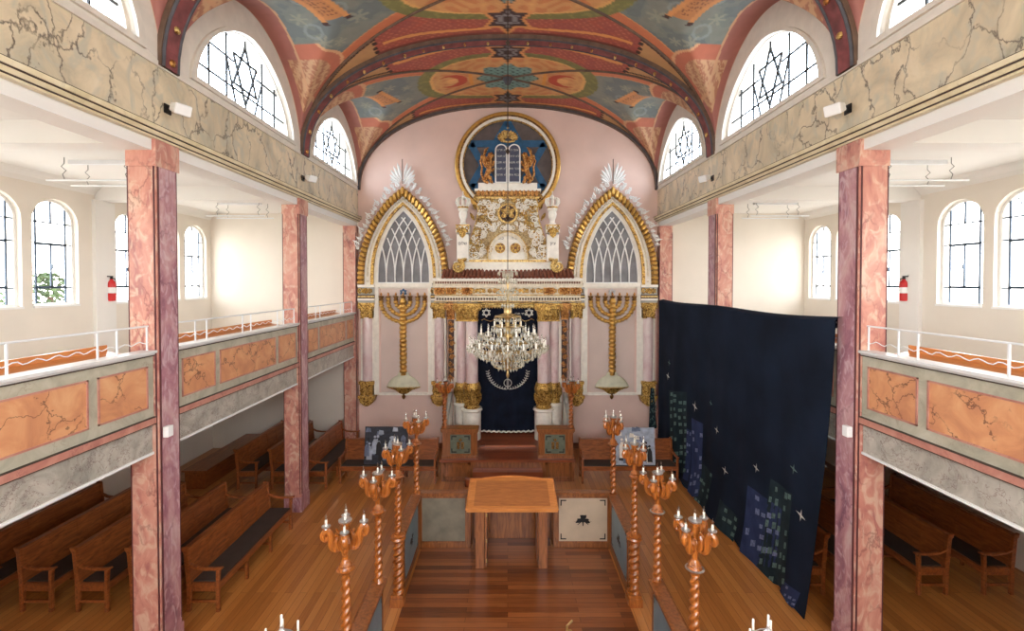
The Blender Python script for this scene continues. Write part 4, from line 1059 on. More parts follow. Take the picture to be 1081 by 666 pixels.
    # pilasters either side
    for q in (-1, 1):
        if q == -s:   # towards the ark
            pc = cx+q*(36.5+1.5)*u
        else: pc = cx+q*38.5*u
        inward = (q == -s)
        MB().box(pc-8.5*u, pc+8.5*u, YF-.03, YB, ZY(319.5, YF), ZY(317, YF)).box(pc-8.3*u, pc+8.3*u, YF-.06, YB, ZY(311, YF), ZY(303, YF)).build('pilaster_block', 'grey_stone', r)
        m = MB()
        frieze(m, pc-8*u, pc+8*u, ZY(311, YF), ZY(303, YF), YF-.065, 2, 3); rosette(m, pc, ZY(307, YF), .10, YF-.07, 8); m.build('block_ornament', 'gold', r)
        m = MB().box(pc-9*u, pc+9*u, YF-.08, YB, ZY(303, YF), ZY(300.5, YF)).box(pc-9*u, pc+9*u, YF-.08, YB, ZY(317, YF), ZY(315, YF)); m.build('pilaster_cornice', 'ark_white', r)
        m = MB().box(pc-8.6*u, pc+8.6*u, YF-.065, YB, ZY(315, YF), ZY(311, YF)); m.build('pilaster_dark_band', 'dentil_dark', r)
        m = MB().box(pc-8.8*u, pc+8.8*u, YF-.075, YF-.06, ZY(313.6, YF), ZY(312.3, YF)); m.build('gilt_line', 'gold_light', r)
        m = MB(); capital(m, pc, YF+.06, ZY(336, YF), ZY(319.5, YF), 12.5*u, 16*u, .24, 9); m.build('pilaster_capital', 'gold', r)
        MB().box(pc-7.0*u, pc+7.0*u, YF+.04, YB, ZY(403, YF), ZY(335, YF)).build('pilaster_shaft', 'ark_white', r)
        MB().lathe([(5.6*u, ZY(403, YF)), (5.6*u, ZY(335, YF))], (pc, YF+.08, 0), 16).build('pilaster_column', 'column_pink', r, smooth=True)
        m = MB(); base_corbel(m, pc, YF+.06, ZY(428, YF), ZY(402, YF), 16*u, .3, 4); m.build('pilaster_base', 'gold', r)
    # filigree cresting along the arch and the palm leaf finial
    m = MB(); pp = ptd(cx, 49.5*u, zs, ZY(195, YF)-zs); ac = 0; k = 0; yy = YF+.02
    for i in range(8, len(pp)-9):
        p, p2 = pp[i], pp[i+1]; t = Vector((p2[0]-p[0], p2[1]-p[1])).normalized(); nrm = Vector((-t.y, t.x))
        kk = 1+.3*math.sin(i*2.2); c = Vector(p)+nrm*(.09*kk)
        m.scroll((c.x, c.y), .07*kk, yy, 1.5, i*.9, 1 if i % 2 else -1, .020, 5, 12)
        m.leaf((p[0], p[1]), tuple(Vector(p)+nrm*.22*kk+t*.05), .05, yy, .02)
        if abs(p[0]-cx) < 14*u: m.scroll((c.x+nrm.x*.11, c.y+nrm.y*.11), .06, yy, 1.4, i*1.7, -1 if i % 2 else 1, .014, 5, 12); m.leaf((c.x, c.y), tuple(c+nrm*.2), .05, yy, .02)
    m.build('filigree_cresting', 'white_paint', r)
    m = MB(); zb, zt = ZY(194, YF), ZY(169, YF); hgt = zt-zb
    for k in range(-5, 6):
        if k == 0: continue
        a = k*.24; L_ = hgt*(1-.045*abs(k)**1.35)
        b = (cx+.02*k, zb+hgt*.12*(6-abs(k))/6); tip = (cx+math.sin(a)*L_*.95, zb+math.cos(a)*L_*.97); m.leaf(b, tip, .10, yy, .04)
        mdp = ((b[0]+tip[0])/2, (b[1]+tip[1])/2); n_ = Vector((math.cos(a), -math.sin(a)))*(1 if k > 0 else -1)
        m.leaf(mdp, (mdp[0]+n_.x*.10+math.sin(a)*.08, mdp[1]+n_.y*.10+math.cos(a)*.08), .05, yy, .02)
    m.build('palm_finial', 'white_paint', r); MB().tube([(cx, yy-.06, zb), (cx, yy-.06, zt+.02)], .014, 6).build('finial_rod', 'rib_brown', r)
    # ---- menorah relief
    g = thing('menorah', (cx, YF-.03, ZY(413, YF)), 'gilded seven-branched menorah relief on a cream dome foot, %s of the ark' % nm, 'menorah')
    ym = YF-.02; zt = ZY(315, ym); zs_ = ZY(340, ym); zf = ZY(396, ym)
    def beads(pts, r_, step_, mb):
        d = 0; last = pts[0]
        for p in pts:
            d += (Vector(p)-Vector(last)).length; last = p
            if d >= step_: d = 0; mb.ball(p, (r_, r_, r_*.8), 7, 5)
    m = MB(); stem = [(cx, ym, zf+(zt-zf)*i/160) for i in range(161)]; m.tube(stem[::40], .075, 8); beads(stem, .115, .12, m); m.build('stem', 'gold_plain', g, smooth=True)
    for k, rk in enumerate((7.5, 15.5, 23)):
        for q in (-1, 1):
            m = MB(); R_k = rk*u; pts = []
            zc = zt-.10
            for i in range(61):
                a = PI/2*i/60; pts.append((cx+q*R_k*math.sin(a), ym, zc-R_k*.92*math.cos(a)-(0 if k else .0)))
            pts += [(cx+q*R_k, ym, zc+.08*i/4) for i in range(1, 5)]
            m.tube(pts[::6]+[pts[-1]], .05, 6); beads(pts, .075, .10, m); m.build('branch', 'gold_plain', g, smooth=True)
    for k in range(-3, 4):
        x = cx+(0, 7.5, 15.5, 23)[abs(k)]*u*(1 if k > 0 else -1); z = zt-.04
        MB().lathe([(.03, -.06), (.075, 0), (.05, .03), (.08, .09), (.085, .11), (.02, .12)], (x, ym, z), 9).build('cup', 'gold_dark', g, smooth=True)
        MB().lathe([(.02, .11), (.035, .16), (.012, .22)], (x, ym, z), 8).build('flame', 'copper_gold', g, smooth=True)
    z0 = ZY(409, ym); z1 = ZY(393, ym)
    m = MB().lathe([(17.8*u, 0), (17.4*u, .07), (15.4*u, .17), (12.4*u, .26), (9*u, .32), (6.4*u, .35), (5.6*u, .42), (3.4*u, .46)], (cx, ym+.04, z0), 26); m.v = [(x, ym+.04+(y-ym-.04)*.18, z) for x, y, z in m.v]; m.build('dome_foot', 'dome_cream', g, smooth=True)
    m = MB().lathe([(3*u, -.20), (5*u, -.17), (9*u, -.08), (17.6*u, -.01), (17.9*u, .02)], (cx, ym+.04, z0), 26)
    m.v = [(x, ym+.04+(y-ym-.04)*.18, z) for x, y, z in m.v]
    for k in range(14): m.ball((cx+(k-6.5)*2.45*u, ym-.04+.004*(k-6.5)**2, z0-.015), (.035, .03, .03), 6, 4)
    m.build('foot_rim', 'gold', g, smooth=True)
    m = MB().lathe([(.02, -.36), (.05, -.32), (.06, -.26), (.03, -.22), (.06, -.18)], (cx, ym+.05, z0), 8); m.build('foot_drop', 'gold_dark', g, smooth=True)
    m = MB(); m.star((cx, ZY(308.5, ym)), .105, .022, ym+.03, ym+.08); m.build('star', 'star_blue' if s < 0 else 'silver', g)

# ------------------------------------------------------------------ curtain of the ark
yc = 13.62; hw = XS(31.5, yc); z0 = ZY(455, yc); z1 = ZY(321, yc)
r = thing('ark_curtain', (0, yc, z0), 'dark navy velvet curtain with white stars closing the ark', 'curtain')
def cloth(x0, x1, za, zb, y, nx, nz, amp=.018, fr=9, th=.012, ph=0):
    m = MB(); vs = []
    for j in range(nz+1):
        for i in range(nx+1):
            x = x0+(x1-x0)*i/nx; z = za+(zb-za)*j/nz; vs.append((x, y-amp*math.sin(fr*x+ph)*(.6+.4*(1-j/nz))-amp*.4*math.sin(fr*2.7*x), z))
    f = [(j*(nx+1)+i, j*(nx+1)+i+1, (j+1)*(nx+1)+i+1, (j+1)*(nx+1)+i) for j in range(nz) for i in range(nx)]
    n = len(vs); m.add(vs, f); m.add([(a, b+th, c) for a, b, c in vs], f); return m
cloth(-hw, hw, z0, z1, yc, 60, 16, .016, 11).build('velvet', 'navy_velvet', r, smooth=True)
m = MB()
for s in (-1, 1): m.star((s*XS(22.5, yc), ZY(330, yc)), .13, .024, yc-.035, yc-.02)
m.build('embroidered_stars', 'silver_thread', r)
m = MB()
for s in (-1, 1):
    pts = [(s*XS(h, yc), yc-.03, ZY(p_, yc)) for h, p_ in ((28, 338), (25, 336.4), (22, 338), (18, 339), (14, 337), (10, 338.4), (6, 341))]; m.tube(pts, .012, 5)
m.build('embroidered_line', 'gold_light', r)
m = MB()
for s in (-1, 1):
    last = None
    for k in range(12):
        a = PI*.02+PI*.46*k/11; x = s*XS(21, yc)*math.cos(a)*1.0; z = ZY(391, yc)-XS(20, yc)*math.sin(a)
        t_ = Vector((-s*math.sin(a), -math.cos(a)))
        m.leaf((x, z), (x+s*.07, z+.02), .03, yc-.025, .01); m.leaf((x, z), (x-s*.05, z+.06), .03, yc-.025, .01)
        if last: m.bar(last, (x, z), .014, yc-.03, yc-.02)
        last = (x, z)
m.tube([(XS(4, yc)*math.cos(a), yc-.03, ZY(404, yc)+XS(4, yc)*math.sin(a)) for a in [2*PI*k/14 for k in range(14)]], .012, 5, closed=True)
for d in (-.02, .02): m.bar((d, ZY(399, yc)), (d, ZY(409, yc)), .016, yc-.03, yc-.02)
m.build('embroidered_garland', 'silver_thread', r)
text('כתר תורה'[::-1], XS(13, yc), ZY(331, yc), yc-.03, .08, 'silver_thread', 'embroidered_letters', r)
m = MB(); n = 44
m.box(-hw, hw, yc-.09, yc-.05, ZY(321, yc), ZY(319.4, yc))
for k in range(n):
    x = -hw+2*hw*(k+.5)/n; m.leaf((x, ZY(321, yc)+.02), (x, ZY(326, yc)+(.03 if k % 2 else 0)), .045, yc-.06, .01)
m.build('gold_fringe', 'gold_light', r)
m = MB(); vs = []
for k in range(41):
    x = -hw+2*hw*k/40; z = z0+.02-.03*math.sin(PI*k/40)+.02*math.sin(k*1.9); vs.append((x, yc-.03, z))
m.tube(vs, .025, 6); m.build('white_hem', 'candle_white', r)

# ------------------------------------------------------------------ platform in front of the ark
r = thing('ark_platform', (0, 12.8, 0), 'wooden stepped platform in front of the ark', 'platform')
hx = 1.68
MB().box(-hx, hx, 11.62, YB, 0, .50).build('plinth', 'fence_wood', r)
MB().box(-hx-.03, hx+.03, 11.58, YB, .50, .56).build('deck', 'ark_floor', r)
MB().box(-.74, .74, 12.5, 13.3, .56, .61).build('upper_step', 'ark_floor', r)
st = MB(); st.box(-.86, .86, 11.32, 11.60, 0, .36); st.build('stair_step', 'ark_floor', r)
ar_ = [(-1.05, 11.5)]+[(-1.05+2.1*k/14, 11.42-.34*math.sin(PI*k/14)) for k in range(15)]+[(1.05, 11.5)]
MB().prism([(x, y-.1) for x, y in ar_], 0, .19, 'z').build('curved_step', 'ark_floor', r)
pf = MB()
for s in (-1, 1):
    pf.box(s*.95, s*1.62, 11.60, 11.63, .06, .12).box(s*.95, s*1.62, 11.60, 11.63, .42, .48).box(s*.95, s*1.01, 11.60, 11.63, .06, .48).box(s*1.56, s*1.62, 11.60, 11.63, .06, .48)
pf.build('plinth_panel_frame', 'fence_wood', r)
for s in (-1, 1):
    x0, x1 = .78, 1.66
    b = thing('platform_cabinet', (s*1.22, 11.8, .56), 'square wooden parapet box with grey-green panel, %s of the ark steps' % SIDE[s], 'parapet box')
    MB().box(s*x0, s*x1, 11.72, 11.96, .56, 1.25).build('body', 'fence_wood', b)
    MB().box(s*(x0-.04), s*(x1+.04), 11.66, 12.02, 1.25, 1.31).box(s*(x0-.02), s*(x1+.02), 11.69, 11.98, 1.21, 1.25).build('moulded_top', 'fence_wood', b); MB().box(s*(x0-.02), s*(x1+.02), 11.69, 11.98, .56, .62).build('foot_moulding', 'fence_wood', b)
    p = MB().box(s*(x0+.16), s*(x1-.20), 11.70, 11.72, .68, 1.16).build('panel', 'panel_green', b)
    xa, xb = x0+.16, x1-.20
    k = MB()
    for (u0, v0, du, dv) in ((xa+.03, .71, 1, 1), (xb-.03, .71, -1, 1), (xa+.03, 1.13, 1, -1), (xb-.03, 1.13, -1, -1)):
        k.box(s*u0, s*(u0+du*.13), 11.69, 11.70, v0, v0+dv*.025).box(s*u0, s*(u0+du*.025), 11.69, 11.70, v0, v0+dv*.10)
    k.build('corner_mark', 'ink', p)
    xm = (xa+xb)/2
    k = MB().box(s*(xm-.09), s*(xm-.015), 11.69, 11.70, .80, .98).box(s*(xm+.015), s*(xm+.09), 11.69, 11.70, .80, .98).leaf((s*xm, .99), (s*xm, 1.07), .10, 11.695, .004); k.build('emblem', 'gold_dark', p)
    # grey stone wing beside the columns
    w_ = thing('stone_wing', (s*1.55, 12.75, .56), 'pale grey curved stone wing standing on the platform, %s of the columns' % SIDE[s], 'side panel')
    pr = [(12.35, .56), (13.35, .56), (13.35, 1.86), (13.1, 1.88), (12.95, 1.80), (12.85, 1.66), (12.6, 1.60), (12.42, 1.52), (12.35, 1.4)]
    MB().prism(pr, s*1.595, s*1.685, 'x').build('slab', 'grey_stone', w_, bevel=.015); MB().prism([(12.5, .7), (13.2, .7), (13.2, 1.65), (13.0, 1.6), (12.5, 1.4)], s*1.588, s*1.69, 'x').build('sunk_panel', 'ark_white', w_)
# ------------------------------------------------------------------ bimah fence
BX = .13; RX = 1.84; ZR = 1.07
xl, xr = BX-RX, BX+RX
def emblem(mb, f, k):
    """a small dark painted creature: body, limbs; f maps (u,v) to 3-D points"""
    rnd = random.Random(k)
    n = 22; pts = []
    for i in range(n):
        a = 2*PI*i/n; r_ = .085*(1+.35*math.sin(3*a+k)+.25*math.sin(7*a+2*k)); pts.append((r_*1.3*math.cos(a), r_*math.sin(a)*.85))
    mb.add([f(u, v) for u, v in pts], [tuple(range(n))])
    for i in range(5):
        a = PI*1.1+i*PI*.2; u0, v0 = .06*math.cos(a), .05*math.sin(a); u1, v1 = .17*math.cos(a), .12*math.sin(a)
        d = .012; mb.add([f(u0-d, v0), f(u0+d, v0), f(u1+d*.7, v1), f(u1-d*.7, v1)], [(0, 1, 2, 3)])
def corners(mb, f, w, h):
    for sx in (-1, 1):
        for sy in (-1, 1):
            u, v = sx*(w/2-.03), sy*(h/2-.035); L = .11; t = .022
            mb.add([f(u, v), f(u-sx*L, v), f(u-sx*L, v-sy*t), f(u, v-sy*t)], [(0, 1, 2, 3)]); mb.add([f(u, v), f(u, v-sy*L), f(u-sx*t, v-sy*L), f(u-sx*t, v)], [(0, 1, 2, 3)])
def fence_y(x, y0, y1, s, label, panels=1, marks=True):
    """fence run along y; its painted face looks inwards (-s)"""
    r = thing('bimah_fence', (x, (y0+y1)/2, 0), label, 'fence', 'wooden fence panels round the reading platform')
    MB().box(x-.045, x+.045, y0, y1, 0, ZR-.04).build('fence_frame', 'fence_wood', r)
    MB().prism([(x-.10, ZR-.05), (x+.10, ZR-.05), (x+.10, ZR-.01), (x+.07, ZR), (x-.07, ZR), (x-.10, ZR-.01)], y0, y1, 'y').build('top_rail', 'fence_wood', r)
    w = (y1-y0)/panels
    for k in range(panels):
        a, b = y0+w*k+.08, y0+w*(k+1)-.08; xf = x-s*.048
        p = MB().box(xf, x, a, b, .17, .96).build('painted_panel', 'panel_blue', r)
        e = MB()
        for (ya, yb, za, zb) in ((a-.03, b+.03, .96, .99), (a-.03, b+.03, .14, .17), (a-.03, a, .14, .99), (b, b+.03, .14, .99)): e.box(x-s*.06, x, ya, yb, za, zb)
        e.build('panel_moulding', 'fence_wood', r)
        f = lambda u, v: (xf-s*.004, (a+b)/2+u, .565+v)
        m = MB(); emblem(m, f, k+1+x); corners(m, f, b-a, .79); m.build('emblem', 'ink', p)
    return r
fence_y(xl, 7.30, 8.60, -1, 'left wooden fence of the reading platform with blue panel, beside the table')
fence_y(xr, 7.30, 8.60, 1, 'right wooden fence of the reading platform with blue panel, beside the table')
fence_y(xl, 3.10, 6.13, -1, 'left wooden fence run with blue panels, nearest the camera', 2)
fence_y(xr, 3.10, 6.13, 1, 'right wooden fence run with blue panels, nearest the camera', 2)
def fence_x(x0, x1, mat, marks, label, k):
    y = 8.70
    r = thing('bimah_fence', ((x0+x1)/2, y, 0), label, 'fence', None)
    MB().box(x0, x1, y-.045, y+.045, 0, ZR-.04).build('fence_frame', 'fence_wood', r)
    MB().prism([(y-.10, ZR-.05), (y+.10, ZR-.05), (y+.10, ZR-.01), (y+.07, ZR), (y-.07, ZR), (y-.10, ZR-.01)], x0, x1, 'x').build('top_rail', 'fence_wood', r)
    a, b = x0+.10, x1-.10
    p = MB().box(a, b, y-.05, y, .15, .97).build('painted_panel', mat, r)
    e = MB()
    for (xa, xb, za, zb) in ((a-.03, b+.03, .97, 1.0), (a-.03, b+.03, .12, .15), (a-.03, a, .12, 1.0), (b, b+.03, .12, 1.0)): e.box(xa, xb, y-.06, y, za, zb)
    e.build('panel_moulding', 'fence_wood', r)
    if marks:
        f = lambda u, v: ((a+b)/2+u, y-.054, .56+v); m = MB(); emblem(m, f, 3.3); corners(m, f, b-a, .82); m.build('emblem', 'ink', p)
fence_x(xl, -.70, 'panel_grey', False, 'back fence section with plain grey panel, left of the reading table', 1)
fence_x(.86, xr, 'panel_cream', True, 'back fence section with cream panel and black emblem, right of the reading table', 2)
tag(MB().box(-.70, .86, 8.98, 9.04, 0, .92).box(-.72, -.68, 8.81, 9.04, 0, .94).box(.84, .88, 8.81, 9.04, 0, .94).build('rear_board', 'fence_wood'), 'dark wooden board closing the gap of the fence behind the reading table', 'board')

# ------------------------------------------------------------------ reading table
t = thing('reading_table', (.08, 8.4, .03), 'wooden reading table with sloping top inside the fenced platform', 'table')
cx, hwt = .075, .79
yf, yb, zf, zb = 7.93, 8.86, 1.10, 1.235
def top(poly, dz0, dz1):
    m = MB(); n = len(poly)
    def z(y): return zf+(zb-zf)*(y-yf)/(yb-yf)
    vs = [(x, y, z(y)+dz0) for x, y in poly]+[(x, y, z(y)+dz1) for x, y in poly]
    return m.add(vs, [tuple(range(n)), tuple(range(2*n-1, n-1, -1))]+[(i, (i+1) % n, n+(i+1) % n, n+i) for i in range(n)])
back = [(cx+hwt-2*hwt*k/16, yb+.10*math.sin(PI*k/16)**2*(1 if 2 < k < 14 else .3)) for k in range(17)]
top([(cx-hwt, yf), (cx+hwt, yf)]+back, -.05, 0).build('table_top', 'table_wood', t, bevel=.008)
top([(cx-hwt+.12, yf+.10), (cx+hwt-.12, yf+.10), (cx+hwt-.12, yb-.06), (cx-hwt+.12, yb-.06)], 0, .004).build('top_inlay', 'table_inlay', t)
m = MB()
def z_(y): return zf+(zb-zf)*(y-yf)/(yb-yf)
for s in (-1, 1): m.tube([(cx+s*hwt, yf, z_(yf)), (cx+s*hwt, yb, z_(yb))], .018, 6)
m.tube([(cx-hwt, yf, zf), (cx+hwt, yf, zf)], .018, 6); m.tube([(x, y, z_(y)) for x, y in back], .018, 6)
m.build('top_edge', 'table_wood', t)
for x0, x1 in ((-.57+cx-.07, -.57+cx+.09), (.46+cx, .62+cx)):
    MB().box(x0, x1, 8.00, 8.10, .03, 1.06).build('leg', 'fence_wood', t, bevel=.006); MB().box(x0, x1, 8.60, 8.66, .03, 1.10).build('leg', 'fence_wood', t, bevel=.006)
d = MB().box(cx-.47, cx-.44, 7.985, 8.6, .06, 1.05).build('side_board', 'fence_wood', t)
for z in (.15, .50, .95): MB().box(cx-.455, cx-.43, 7.975, 7.995, z, z+.06).build('brass_hinge', 'brass', d)
MB().box(cx+.44, cx+.47, 8.1, 8.6, .06, 1.05).build('side_board', 'fence_wood', t)
MB().box(cx-.6, cx+.6, 8.02, 8.64, 1.02, 1.08).build('apron', 'fence_wood', t)

# ------------------------------------------------------------------ twisted wooden candelabra
def candelabrum(kind, ring='carved_wood'):
    """authored with the candle tips at z = 2.73 above the floor; kind: 'rail' stands on a rail at 1.07, 'floor' on the floor, 'box' on a box at 1.31"""
    r = thing('candelabrum', (0, 0, {'rail': ZR, 'floor': .0, 'box': 1.31}[kind]), 'x', 'candelabrum')
    z0 = {'rail': ZR, 'floor': 1.10, 'box': 1.31}[kind]
    nz = 120; zt = 2.0 if kind != 'box' else 2.12
    col = MB()
    prof = [(.062, z0), (.066, z0+.03), (.05, z0+.05)]+[(.05-.008*i/nz, z0+.06+(zt-.06-z0-.06)*i/nz) for i in range(nz+1)]+[(.05, zt-.05)]
    col.lathe(prof, (0, 0, 0), 18, twist=(.24, 64, 2)); col.build('twisted_column', 'carved_wood', r, smooth=True)
    if kind == 'floor':
        c2 = MB(); pr = [(.085, .16)]+[(.075, .17+.82*i/100) for i in range(101)]; c2.lathe(pr, (0, 0, 0), 18, twist=(.22, 58, 2)); c2.build('lower_column', 'carved_wood', r, smooth=True)
        MB().lathe([(.07, .98), (.105, 1.0), (.12, 1.03), (.105, 1.06), (.12, 1.08), (.07, 1.12)], (0, 0, 0), 18).build('lower_collar', 'carved_wood', r, smooth=True)
        MB().box(-.11, .11, -.11, .11, .03, .13).box(-.095, .095, -.095, .095, .13, .18).box(-.11, .11, -.11, .11, 0, .03).build('base_block', 'carved_wood', r)
    MB().lathe([(.04, zt-.05), (.065, zt-.03), (.085, zt), (.065, zt+.03), (.07, zt+.045), (.05, zt+.07), (.034, zt+.10)], (0, 0, 0), 16).build('collar', 'carved_wood', r, smooth=True)
    MB().lathe([(.086, zt-.008), (.10, zt), (.086, zt+.008)], (0, 0, 0), 16).build('collar_ring', ring, r, smooth=True)
    s_ = MB(); zz = zt+.10; zs = 2.49
    s_.lathe([(.032, zz), (.030, zz+.06), (.035, 2.22), (.06, 2.24), (.065, 2.28), (.045, 2.32)]+[(.036-.004*i/10, 2.32+.13*i/10) for i in range(11)]+[(.05, 2.46), (.055, 2.49)], (0, 0, 0), 14, twist=(.10, 40, 2)); s_.build('shaft', 'carved_wood', r, smooth=True)
    MB().lathe([(.05, 2.49), (.068, 2.50), (.07, 2.515), (.02, 2.52)], (0, 0, 0), 14).build('drip_pan', 'silver', r, smooth=True)
    def candle(x, y, z):
        c = MB().lathe([(.013, z), (.013, z+.06), (.010, z+.062)], (x, y, 0), 8).build('candle', 'candle_white', r, smooth=True)
        MB().lathe([(.007, z+.06), (.013, z+.075), (.011, z+.095), (.003, z+.125)], (x, y, 0), 8).build('bulb', 'bulb', c, smooth=True)
    candle(0, 0, 2.515)
    lf = MB()
    for k in range(8):
        a = PI/4*k+.5+PI/8; ca, sa = math.cos(a), math.sin(a); o_ = .5 if k % 2 else 0
        lf.tube([(.04*ca, .04*sa, 2.22+.02*o_), (.085*ca, .085*sa, 2.25), (.10*ca, .10*sa, 2.31+.05*o_), (.075*ca, .075*sa, 2.36+.05*o_), (.10*ca, .10*sa, 2.39+.05*o_)], [.018, .024, .026, .018, .010], 6)
    lf.build('carved_leaves', 'carved_wood', r, smooth=True)
    for k in range(4):
        a = PI/4*0+PI/2*k+.5; ca, sa = math.cos(a), math.sin(a)
        pts2 = [(.03, 2.25), (.075, 2.215), (.115, 2.225), (.135, 2.27), (.135, 2.33), (.15, 2.39), (.185, 2.425), (.215, 2.40), (.218, 2.36), (.198, 2.335), (.175, 2.345), (.178, 2.38)]
        # smooth the polyline
        sp = []
        for i in range(len(pts2)-1):
            p0 = pts2[max(i-1, 0)]; p1 = pts2[i]; p2 = pts2[i+1]; p3 = pts2[min(i+2, len(pts2)-1)]
            for u in (0, .25, .5, .75):
                sp.append(tuple(.5*(2*p1[j]+(p2[j]-p0[j])*u+(2*p0[j]-5*p1[j]+4*p2[j]-p3[j])*u*u+(-p0[j]+3*p1[j]-3*p2[j]+p3[j])*u**3) for j in (0, 1)))
        n = len(sp); arm = MB()
        arm.tube([(q*ca, q*sa, z) for q, z in sp], [.038-.022*abs(i/n-.35) for i in range(n)], 8)
        arm.tube([(.05*ca, .05*sa, 2.40), (.09*ca, .09*sa, 2.36), (.13*ca, .13*sa, 2.33), (.145*ca, .145*sa, 2.30)], .014, 6)
        for q, z in ((.10, 2.205), (.21, 2.415), (.155, 2.30), (.10, 2.30)): arm.ball((q*ca, q*sa, z), (.024, .024, .028), 7, 5)
        am = arm.build('scroll_arm', 'carved_wood', r, smooth=True)
        MB().lathe([(.014, 2.415), (.03, 2.43), (.022, 2.45), (.044, 2.465), (.046, 2.478), (.014, 2.48)], (.188*ca, .188*sa, 0), 12).build('drip_pan', 'silver', r, smooth=True)
        candle(.188*ca, .188*sa, 2.475+(.0))
    return r
protoR = candelabrum('rail'); protoF = candelabrum('floor'); protoB = candelabrum('box'); protoS = candelabrum('rail', 'silver')
used = set()
def place(proto, x, y, rz, label):
    o = proto if proto.name not in used else copy_tree(proto)
    used.add(proto.name); o.location.x = x; o.location.y = y; o.rotation_euler.z = rz; o['label'] = label; o['group'] = 'carved wooden candelabra'
    return o
for s in (-1, 1):
    x = BX+s*RX; nm = SIDE[s]
    place(protoR if s < 0 else protoS, x, 4.84, .2*s, 'twisted wooden candelabrum on the %s near fence rail, closest to the camera on that side' % nm)
    place(protoR if s < 0 else protoS, x, 6.06, .5*s, 'twisted wooden candelabrum at the far end of the %s near fence rail' % nm)
    place(protoF, x, 7.17, 0, 'tall twisted wooden candelabrum standing on the floor at the %s entrance gap' % nm)
    place(protoR, x, 8.62, .1*s, 'twisted wooden candelabrum on the far %s corner of the fence' % nm)
    place(protoB, s*1.62, 11.84, .6*s, 'twisted wooden candelabrum standing on the %s parapet box of the ark' % nm)
# metal candelabra just below the picture's lower edge, only their candles showing
for s in (-1, 1):
    x, y = BX+s*1.72-(.02 if s > 0 else 0), 3.22
    r = thing('metal_candelabrum', (x, y, ZR), 'silver metal candelabrum with white candles at the bottom %s edge of the photo' % nm.replace(nm, SIDE[s]), 'candelabrum')
    zt = 2.57
    MB().lathe([(.10, ZR), (.10, ZR+.02), (.03, ZR+.05), (.018, ZR+.2), (.03, ZR+.5), (.016, ZR+.6), (.014, zt-.1), (.02, zt-.02)], (x, y, 0), 12).build('stem', 'silver', r, smooth=True)
    m = MB()
    cs = [(0, 0, 0)]
    for k in range(6):
        a = PI*(-.04)+PI/3*k; q = .12; dz = -.11
        m.tube([(x, y, zt), (x+q*.5*math.cos(a), y+q*.5*math.sin(a), zt-.045), (x+q*math.cos(a), y+q*math.sin(a), zt+dz)], .007, 6); cs.append((q*math.cos(a), q*math.sin(a), dz))
    m.build('arms', 'silver', r, smooth=True)
    for (dx, dy, dz) in cs:
        MB().lathe([(.006, 0), (.018, .010), (.009, .02), (.011, .035)], (x+dx, y+dy, zt+dz-.01), 10).build('cup', 'silver', r, smooth=True)
        MB().lathe([(.008, .03), (.008, .11), (.003, .115)], (x+dx, y+dy, zt+dz-.01), 8).build('candle', 'candle_white', r, smooth=True)
# ------------------------------------------------------------------ pews
def pew(L, legs):
    r = thing('pew', (0, 0, 0), 'x', 'pew')
    h = L/2
    # back: slightly raked board with upright grooves and a capping rail (rear at x=0)
    def rake(z): return -.06*(z-.42)/.55
    m = MB(); m.add([(rake(z)+dx, y, z) for y in (-h, h) for (dx, z) in ((0, .30), (.03, .30), (.03, .93), (0, .93))],
                    [(0, 1, 2, 3), (7, 6, 5, 4), (0, 4, 5, 1), (1, 5, 6, 2), (2, 6, 7, 3), (3, 7, 4, 0)])
    g = m; n = max(3, int(L/.42))
    for k in range(1, n):
        y = -h+L*k/n
        for dx in (-.006, .03): g.add([(rake(z)+dx+e, y+q, z) for z in (.44, .90) for e in (0, .006) for q in (-.014, .014)], [(0, 1, 3, 2), (4, 6, 7, 5), (0, 4, 5, 1), (2, 3, 7, 6), (0, 2, 6, 4), (1, 5, 7, 3)])
    m.build('backrest', 'pew_wood', r)
    MB().box(-.095, -.0, -h-.02, h+.02, .925, .965).build('cap_rail', 'pew_wood', r, bevel=.008)
    MB().box(.02, .47, -h, h, .40, .435).box(.44, .465, -h, h, .33, .40).build('seat', 'pew_wood', r)
    MB().box(.05, .455, -h+.03, h-.03, .435, .46).build('seat_cushion', 'pew_dark', r, bevel=.01)
    for q in (-1, 1):
        y = q*(h-.0)
        def post(pts, w=.05):
            m = MB(); n = len(pts)
            m.prism(pts, y-.025, y+.025, 'y'); return m
        post([(-.02, 0), (.035, 0), (.045, .45), (.0, .97), (-.10, .99), (-.06, .9), (-.025, .45)]).build('leg', 'pew_wood', r, bevel=.005)
        post([(.42, 0), (.475, 0), (.47, .40), (.485, .64), (.43, .64), (.425, .40)]).build('leg', 'pew_wood', r, bevel=.005)
        post([(-.02, .72), (.12, .655), (.28, .635), (.46, .64), (.53, .665), (.52, .685), (.44, .675), (.28, .672), (.12, .695), (-.04, .77)]).build('armrest', 'pew_wood', r, bevel=.005)
        MB().box(.03, .44, y-.014, y+.014, .14, .18).box(.03, .44, y-.014, y+.014, .32, .42).build('stretcher', 'pew_wood', r)
    for k in range(1, legs):
        y = -h+L*k/legs
        for x0 in (.0, .42): MB().box(x0, x0+.045, y-.022, y+.022, 0, .41).build('leg', 'pew_wood', r)
        MB().box(.03, .44, y-.014, y+.014, .14, .18).build('stretcher', 'pew_wood', r)
    return r
PA = pew(2.36, 3)
firstp = [True]
def put_pew(x, y, rz, label, group):
    o = PA if firstp[0] else copy_tree(PA)
    firstp[0] = False; o.location = (x, y, 0); o.rotation_euler.z = rz; o['label'] = label; o['group'] = group
rows = [(-8.24, 'row against the outer wall'), (-7.40, 'second row from the wall'), (-6.55, 'middle row'), (-5.72, 'second row from the nave'), (-4.86, 'front row beside the nave')]
